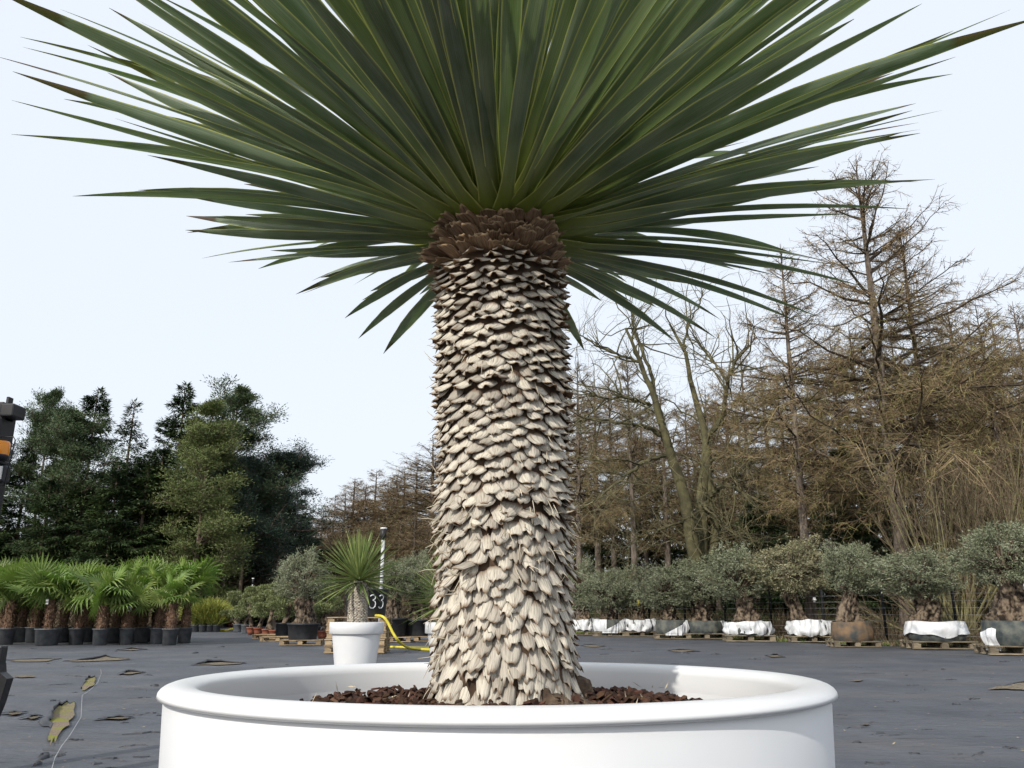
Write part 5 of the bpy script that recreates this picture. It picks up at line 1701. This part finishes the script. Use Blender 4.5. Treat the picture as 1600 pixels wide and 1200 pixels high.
def tub(name, r, h, mat='black_pot'):
    V, F = lathe([(0.001, 0), (r * 0.86, 0), (r * 0.88, 0.02), (r * 0.97, h - 0.06), (r * 1.03, h - 0.055), (r * 1.03, h), (r * 0.97, h), (r * 0.95, h - 0.10), (0.001, h - 0.10)], 44)
    mb = MB(); mb.add(V, F); mb.m[0][-44:] = 1
    return mb.mesh(name, [M[mat], M['soil']])

t = thing('numbered_tub', 'big black tub with chalked number 33 on top of the pallet stack', 'tub', (PS.x + 0.15, PS.y, stack_top))
TR, TH = 0.56, 0.70
put('tub', tub('tub', TR, TH), t)
def chalk_three(parent, ang0):
    pts = [(-0.07, 0.17), (-0.03, 0.20), (0.03, 0.20), (0.07, 0.16), (0.06, 0.11), (0.0, 0.08), (0.06, 0.05), (0.08, 0.0), (0.07, -0.07), (0.02, -0.11), (-0.04, -0.11), (-0.08, -0.07)]
    P = []
    for x, z in pts:
        zz = TH * 0.47 + z * 1.05
        r = TR * (0.88 + 0.09 * zz / TH) + 0.004
        a = ang0 + x * 1.1 / TR
        P.append((r * math.cos(a), r * math.sin(a), zz))
    V, F = vtubes(np.array([P]), np.full((1, len(P)), 0.014), 5)
    mb = MB(); mb.add(V, F)
    put('digit', mb.mesh('digit', M['chalk']), parent, label='chalked digit 3')
chalk_three(t, R(-90 + 27)); chalk_three(t, R(-90 + 55))

# ------------------------------------------------------------------ potted olives, bonsai and sedges of the middle distance
def potted_olive(px, py, pot_w, pot_top, crown_c, cw, ch, label, seed, fat=1.0, pal=None):
    g = ground(px, py)
    k = (at(850, py, g.y) - at(750, py, g.y)).x / 100
    z = 0.02
    if pal:
        kk = max(1.0, pot_w * 1.3 * k / 1.25)
        pallet((g.x, g.y, 0.02), random.uniform(-0.1, 0.1), pal, None, False, kk)
        z += PALLET_H * kk + 0.002
    t = thing('potted_olive', label, 'olive tree', (g.x, g.y, z))
    r = pot_w * k / 2
    h = max(0.3, at(px, pot_top, g.y - r).z - z)
    put('tub', tub('olive_tub', r, h), t)
    ccz = at(crown_c[0], crown_c[1], g.y).z - z
    cwm, chm = cw * k / 2, ch * k / 2
    th = max(0.4, ccz - chm * 0.35 - h * 0.85)
    put('trunk', olive_trunk(seed + 50, 0.0, fat * r / 0.55, 1.15), t, (0, 0, h * 0.85), (0, 0, seed), (1, 1, th / 1.15))
    put('crown', OCR[seed % 3], t, ((crown_c[0] - px) * k, 0, ccz), (0, 0, seed * 2.0), (cwm, cwm, chm))
    return t
potted_olive(472, 1009, 49, 974, (468, 905), 92, 84, 'bushy olive with a very knobbly trunk in a black tub on a pallet', 1, 1.25, 'new pallet under the black tub of the knobbly olive')
potted_olive(612, 1004, 46, 966, (612, 905), 74, 70, 'olive in a black tub behind the yellow hose', 2, 1.0, 'pallet under the olive tub behind the yellow hose')
potted_olive(652, 1003, 48, 968, (650, 905), 86, 76, 'olive in a black tub between the two white-potted yuccas', 4, 1.1, 'pallet under the olive tub between the white-potted yuccas')
potted_olive(690, 1004, 46, 970, (690, 908), 70, 64, 'olive in a black tub behind the stemless yucca', 6, 1.0)

def cloud_pine(px, py, pot, pot_w, pot_h, top, label, seed, pads, pale=False, group=None):
    """bonsai-trained conifer: bent stem with flat or round foliage pads"""
    g = ground(px, py)
    k = (at(850, py, g.y) - at(750, py, g.y)).x / 100
    rng = np.random.default_rng(seed)
    t = thing('bonsai_tree', label, 'bonsai', (g.x, g.y, 0.02), 0, group)
    r, h = pot_w * k / 2, pot_h * k
    if pot == 'bowl':
        V, F = lathe([(0.001, 0), (r * 0.6, 0), (r * 0.85, h * 0.45), (r * 0.97, h * 0.85), (r * 1.05, h * 0.86), (r * 1.05, h), (r * 0.95, h), (r * 0.9, h * 0.85), (0.001, h * 0.85)], 28)
        mb = MB(); mb.add(V, F); mb.m[0][-28:] = 1
        put('bowl', mb.mesh('bowl', [M['terracotta'], M['soil']]), t)
    else:
        put('pot', tub('bonsai_pot', r, h, pot), t)
    H = at(px, top, g.y).z - 0.02
    K = 7
    P = np.stack([np.cumsum(rng.normal(size=K)) * 0.10 * H / 3, np.cumsum(rng.normal(size=K)) * 0.06, np.linspace(h * 0.8, H * 0.88, K)], 1)
    P[:, :2] -= P[0, :2]
    tr = MB(); V, F = vtubes(P[None], np.linspace(0.10, 0.04, K)[None] * (H / 2.2), 7); tr.add(vnoise(V, 5, 0.03, seed), F)
    cr = MB()
    for j in range(pads):
        s = 0.35 + 0.65 * j / max(1, pads - 1)
        c = np.array([np.interp(s * (K - 1), np.arange(K), P[:, a]) for a in range(3)])
        a = j * 2.4 + seed
        reach = 0.34 * H * (1.15 - s) * (0 if j == pads - 1 else 1)
        e = c + np.array([math.cos(a) * reach, math.sin(a) * reach * 0.7, 0.06 * H])
        V, F = vtubes(np.array([[c, (c + e) / 2 - [0, 0, 0.03], e]]), np.array([[0.035, 0.028, 0.02]]) * H / 2.2, 5); tr.add(V, F)
        n = 1300
        q = unit(rng.normal(size=(n, 3))) * (rng.random(n) ** 0.33)[:, None]
        w = 0.18 * H * rng.uniform(0.8, 1.2)
        pos = e + q * [w, w, w * (0.42 if not pale else 0.32)]
        V, F = blades(pos, q + rng.normal(size=(n, 3)) * 0.4 + [0, 0, 0.5], rng.uniform(0.05, 0.11, n) * H / 2.2, 0.035, rng); cr.add(V, F)
    put('trunk', tr.mesh('bonsai_trunk', M['white_bark'] if pale else M['olive_bark']), t)
    put('crown', cr.mesh('bonsai_pads', M['cloud_needle'], False), t)
cloud_pine(359, 980, 'bowl', 17, 9, 918, 'flat-topped bonsai with a white trunk in a terracotta bowl', 1, 5, True)
cloud_pine(345, 979, 'black_pot', 13, 8, 920, 'flat-topped dark-stemmed bonsai in a black pot near the sedges', 2, 5)
cloud_pine(371, 988, 'grey_pot', 15, 12, 925, 'bonsai with tiered pads in a grey pot beside its twin pot', 3, 5)
cloud_pine(383, 990, 'grey_pot', 14, 13, 930, 'thin bonsai in a grey pot touching the first terracotta bowl', 4, 4)
BG = 'bushy cloud-pruned bonsai in one of the small terracotta bowls lined up beside the black pot'
for i, (px, py, top) in enumerate(((392, 992, 918), (403, 993, 915), (416, 995, 922), (427, 997, 912))):
    cloud_pine(px, py, 'bowl', 15, 11, top, BG, 10 + i, 5, False, 'bonsai in small terracotta bowls')
cloud_pine(441, 1001, 'black_pot', 24, 26, 912, 'bonsai in a black pot half hidden by the knobbly olive tub', 20, 6)
cloud_pine(503, 999, 'bowl', 18, 12, 915, 'bonsai with a dark crown in a terracotta bowl beside the pallet stack', 21, 5)
cloud_pine(514, 996, 'bowl', 16, 12, 910, 'bonsai in a terracotta bowl mostly hidden by the white pot', 22, 5)
cloud_pine(492, 992, 'black_pot', 18, 12, 905, 'bonsai crown showing between the knobbly olive and the small yucca', 23, 6)
cloud_pine(575, 996, 'black_pot', 18, 12, 900, 'bonsai crown rising behind the numbered tub', 24, 6)
pg = ground(437, 1003)
pallet((pg.x, pg.y, 0.02), 0.1, 'new pallet beside the black pot, behind the knobbly olive tub')
pg = ground(425, 999)
pallet((pg.x, pg.y, 0.02), -0.05, 'new pallet lying closest to the terracotta bowls')

def sedge_pot(px, py, seed):
    g = ground(px, py)
    rng = np.random.default_rng(seed)
    t = thing('potted_sedge', 'yellow-green sedge in a small grey pot past the end of the palm row', 'sedge', (g.x, g.y, 0.02), 0, 'sedge pots past the palm row')
    put('pot', pot_mesh('sedge_pot', 0.20, 0.16, 0.34, M['grey_pot']), t)
    n = 330
    az = rng.uniform(0, 6.28, n); el = np.radians(rng.normal(62, 16, n))
    d = np.stack([np.cos(az) * np.cos(el), np.sin(az) * np.cos(el), np.sin(el)], 1)
    L = rng.uniform(0.8, 1.6, n)
    A = d * 0.06 + [0, 0, 0.30]
    Mi = A + d * L[:, None] * 0.6
    E = Mi + unit(d + np.stack([np.cos(az) * 0.4, np.sin(az) * 0.4, -0.25 + 0 * az], 1)) * L[:, None] * 0.4
    mb = MB()
    V, F, uv = slivers(A, Mi, 0.03, 0.03, rng); mb.add(V, F)
    V, F, uv = slivers(Mi, E, 0.03, 0.006, rng); mb.add(V, F)
    put('blades', mb.mesh('sedge_blades', M['sedge'], False), t, kind='stuff')
for i, px in enumerate((299, 304, 310, 316, 322, 328, 334, 338)):
    sedge_pot(px, 987 + (i % 2) * 0.7, 300 + i)
for i, px in enumerate((302, 313, 325, 333)):
    sedge_pot(px, 985.5, 320 + i)

# ------------------------------------------------------------------ standpipes and hoses
def standpipe(px, py_base, py_top, dist, label, r=0.05):
    p = at(px, py_base, dist); p.z = 0.02
    t = thing('standpipe', label, 'pipe', p)
    H = at(px, py_top, dist).z - 0.02
    V, F = lathe([(0.001, 0), (r, 0), (r, H - 0.30), (0.001, H - 0.30)], 14); mb = MB(); mb.add(V, F)
    put('pipe', mb.mesh('pipe', M['steel']), t)
    V, F = lathe([(r * 1.05, H - 0.36), (r * 1.6, H - 0.35), (r * 1.75, H - 0.06), (r * 1.2, H - 0.05)], 14); mb = MB(); mb.add(V, F)
    put('sleeve', mb.mesh('sleeve', M['black']), t)
    V, F = lathe([(r * 1.2, H - 0.055), (r * 1.9, H - 0.05), (r * 1.9, H - 0.01), (0.001, H)], 14); mb = MB(); mb.add(V, F)
    put('cap', mb.mesh('cap', M['white_plastic']), t)
standpipe(592, 1010, 824, 24.5, 'galvanised standpipe with black sleeve and white cap rising behind the numbered tub')
standpipe(389, 985, 903, 48, 'thin black-capped pole behind the terracotta bowls', 0.035)

def hose(name, pts, label, r=0.026):
    P = np.array(pts, float)
    m = 40
    s = np.linspace(0, len(P) - 1, m)
    Q = np.stack([np.interp(s, np.arange(len(P)), P[:, c]) for c in range(3)], 1)
    for _ in range(4):
        Q[1:-1] = (Q[:-2] + 2 * Q[1:-1] + Q[2:]) / 4
    V, F = vtubes(Q[None], np.full((1, m), r), 8)
    mb = MB(); mb.add(V, F)
    put(name, mb.mesh(name, M['hose']), label=label, category='hose')
d1 = PS.y - 0.75
hose('garden_hose', [(PS.x + 0.35, PS.y - 0.2, stack_top + 0.03), at(598, 962, d1), at(606, 972, d1), at(614, 990, d1), at(624, 1004, d1 - 0.05), (*ground(638, 1016)[:2], 0.05), (*ground(660, 1018)[:2], 0.05), (*ground(700, 1019)[:2], 0.05), (*ground(740, 1019)[:2], 0.05)], 'yellow hose hanging off the pallet stack and running along the ground', 0.034)
hose('garden_hose', [(*ground(590, 1013)[:2], 0.05), (*ground(620, 1014)[:2], 0.05), (*ground(650, 1015)[:2], 0.05), (*ground(690, 1016)[:2], 0.05), (*ground(745, 1015)[:2], 0.05)], 'straight yellow hose lying on the ground beside the stack', 0.034)
hose('garden_hose', [(*ground(340, 987)[:2], 0.06), (*ground(352, 987)[:2], 0.06), (*ground(361, 985)[:2], 0.06), (*ground(366, 983)[:2], 0.06)], 'short yellow hose end lying before the bonsai pots', 0.06)

# ------------------------------------------------------------------ the black yard machine
def build_machine():
    dm = 5.2
    k = (at(850, 700, dm) - at(750, 700, dm)).x / 100
    foot = at(0, 900, dm)
    t = thing('forklift', 'black yard forklift with amber beacon and work lamp beside the palms', 'forklift', (foot.x - 0.55, dm, 0.02))
    o = Vector(t.location)
    def P(px, py, d=dm):
        return at(px, py, d) - o
    def boxpart(name, c, s, mat, bevel=0.01):
        b = MB(); b.box((0, 0, 0), s)
        ob = put(name, b.mesh(name, mat, False), t, c)
        md = ob.modifiers.new('bevel', 'BEVEL'); md.width = bevel; md.segments = 2
        return ob
    top = P(8, 632); low = P(0, 900)
    x_r = P(17, 640).x
    # mast pillar: channel section
    boxpart('mast_pillar', (x_r - 0.05, 0, top.z / 2 + 0.1), (0.10, 0.16, top.z - 0.2), M['black'])
    boxpart('mast_pillar', (x_r - 0.75, 0, top.z / 2 + 0.1), (0.10, 0.16, top.z - 0.2), M['black'])
    boxpart('cross_bar', (x_r - 0.40, 0, top.z - 0.06), (0.80, 0.10, 0.12), M['black'])
    c = P(23, 645)
    boxpart('bracket', (c.x, -0.02, c.z), (0.09, 0.14, 0.085), M['black'])
    c = P(11, 634)
    boxpart('bracket', (c.x + 0.012, 0.0, c.z + 0.02), (0.018, 0.05, 0.07), M['black'], 0.003)
    # beacon
    c = P(18, 706)
    V, F = lathe([(0.052, -0.045), (0.054, -0.02), (0.052, 0.03), (0.046, 0.043), (0.001, 0.047)], 24); mb = MB(); mb.add(V, F)
    bz = put('beacon', mb.mesh('beacon_lens', M['amber']), t, (c.x, -0.12, c.z))
    V, F = lathe([(0.001, -0.075), (0.048, -0.075), (0.056, -0.05), (0.055, -0.042), (0.001, -0.042)], 24); mb = MB(); mb.add(V, F)
    put('beacon_base', mb.mesh('beacon_base', M['black']), bz)
    boxpart('beacon_arm', (c.x - 0.045, -0.07, c.z - 0.085), (0.13, 0.12, 0.02), M['black'], 0.004)
    # work lamp
    c = P(13, 745)
    lamp = boxpart('work_lamp', (c.x, -0.10, c.z), (0.105, 0.07, 0.105), M['black'])
    b = MB(); b.box((0, 0, 0), (0.082, 0.012, 0.080))
    put('lens', b.mesh('lamp_lens', M['lamp_glass'], False), lamp, (0, -0.038, 0.004))
    boxpart('lamp_arm', (c.x - 0.07, -0.06, c.z - 0.03), (0.09, 0.04, 0.03), M['black'], 0.004)
    # wire guard
    a, bb = P(9, 691), P(36, 765)
    y = -0.17
    G = np.array([[(a.x, y, a.z), (bb.x - 0.01, y, a.z), (bb.x + 0.005, y, a.z - 0.02), (bb.x - 0.02, y, bb.z), (a.x - 0.02, y, bb.z - 0.01)]], float)
    V, F = vtubes(G, np.full((1, 5), 0.004), 6); mb = MB(); mb.add(V, F)
    put('lamp_guard', mb.mesh('lamp_guard', M['black']), t)
    c = P(1, 790)
    boxpart('reflector_strip', (c.x - 0.005, -0.085, c.z), (0.035, 0.012, 0.20), M['redwhite'], 0.003)
    # lower carriage, stepped, and the body and wheels beyond the picture
    d2 = -0.7
    e = at(9, 1010, dm + d2) - o
    boxpart('carriage', (e.x - 0.25, d2, e.z - 0.06), (0.50, 0.06, 0.13), M['black'], 0.01)
    e2 = at(16, 1060, dm + d2) - o
    poly = [(e2.x - 0.55, 0.05), (e2.x - 0.17, 0.05), (e2.x - 0.02, e2.z - 0.12), (e2.x, e2.z), (e2.x - 0.04, e2.z + 0.03), (e2.x - 0.05, e2.z + 0.075), (e2.x - 0.55, e2.z + 0.075)]
    n = len(poly)
    mb = MB(); mb.add([(x, d2 - 0.03, z) for x, z in poly] + [(x, d2 + 0.03, z) for x, z in poly], [[i, (i + 1) % n, n + (i + 1) % n, n + i] for i in range(n)])
    mb.f.append(np.array([list(range(n))])); mb.m.append(np.zeros(1)); mb.f.append(np.array([list(range(2 * n - 1, n - 1, -1))])); mb.m.append(np.zeros(1))
    put('fender', mb.mesh('fender', M['black'], False), t)
    boxpart('body', (x_r - 0.75, -1.75, 0.75), (1.0, 1.9, 0.9), M['black'], 0.05)
    boxpart('roof', (x_r - 0.55, -0.85, top.z - 0.05), (0.95, 1.5, 0.07), M['black'], 0.02)
    for sx, sy in ((-0.42, -1.2), (-1.15, -1.2), (-0.42, -2.4), (-1.15, -2.4)):
        V, F = lathe([(0.001, -0.1), (0.2, -0.1), (0.28, -0.09), (0.31, -0.06), (0.31, 0.06), (0.28, 0.09), (0.2, 0.1), (0.001, 0.1)], 28); mb = MB(); mb.add(V, F)
        put('wheel', mb.mesh('wheel', M['black']), t, (x_r + sx, sy, 0.31), (0, math.pi / 2, 0))
build_machine()
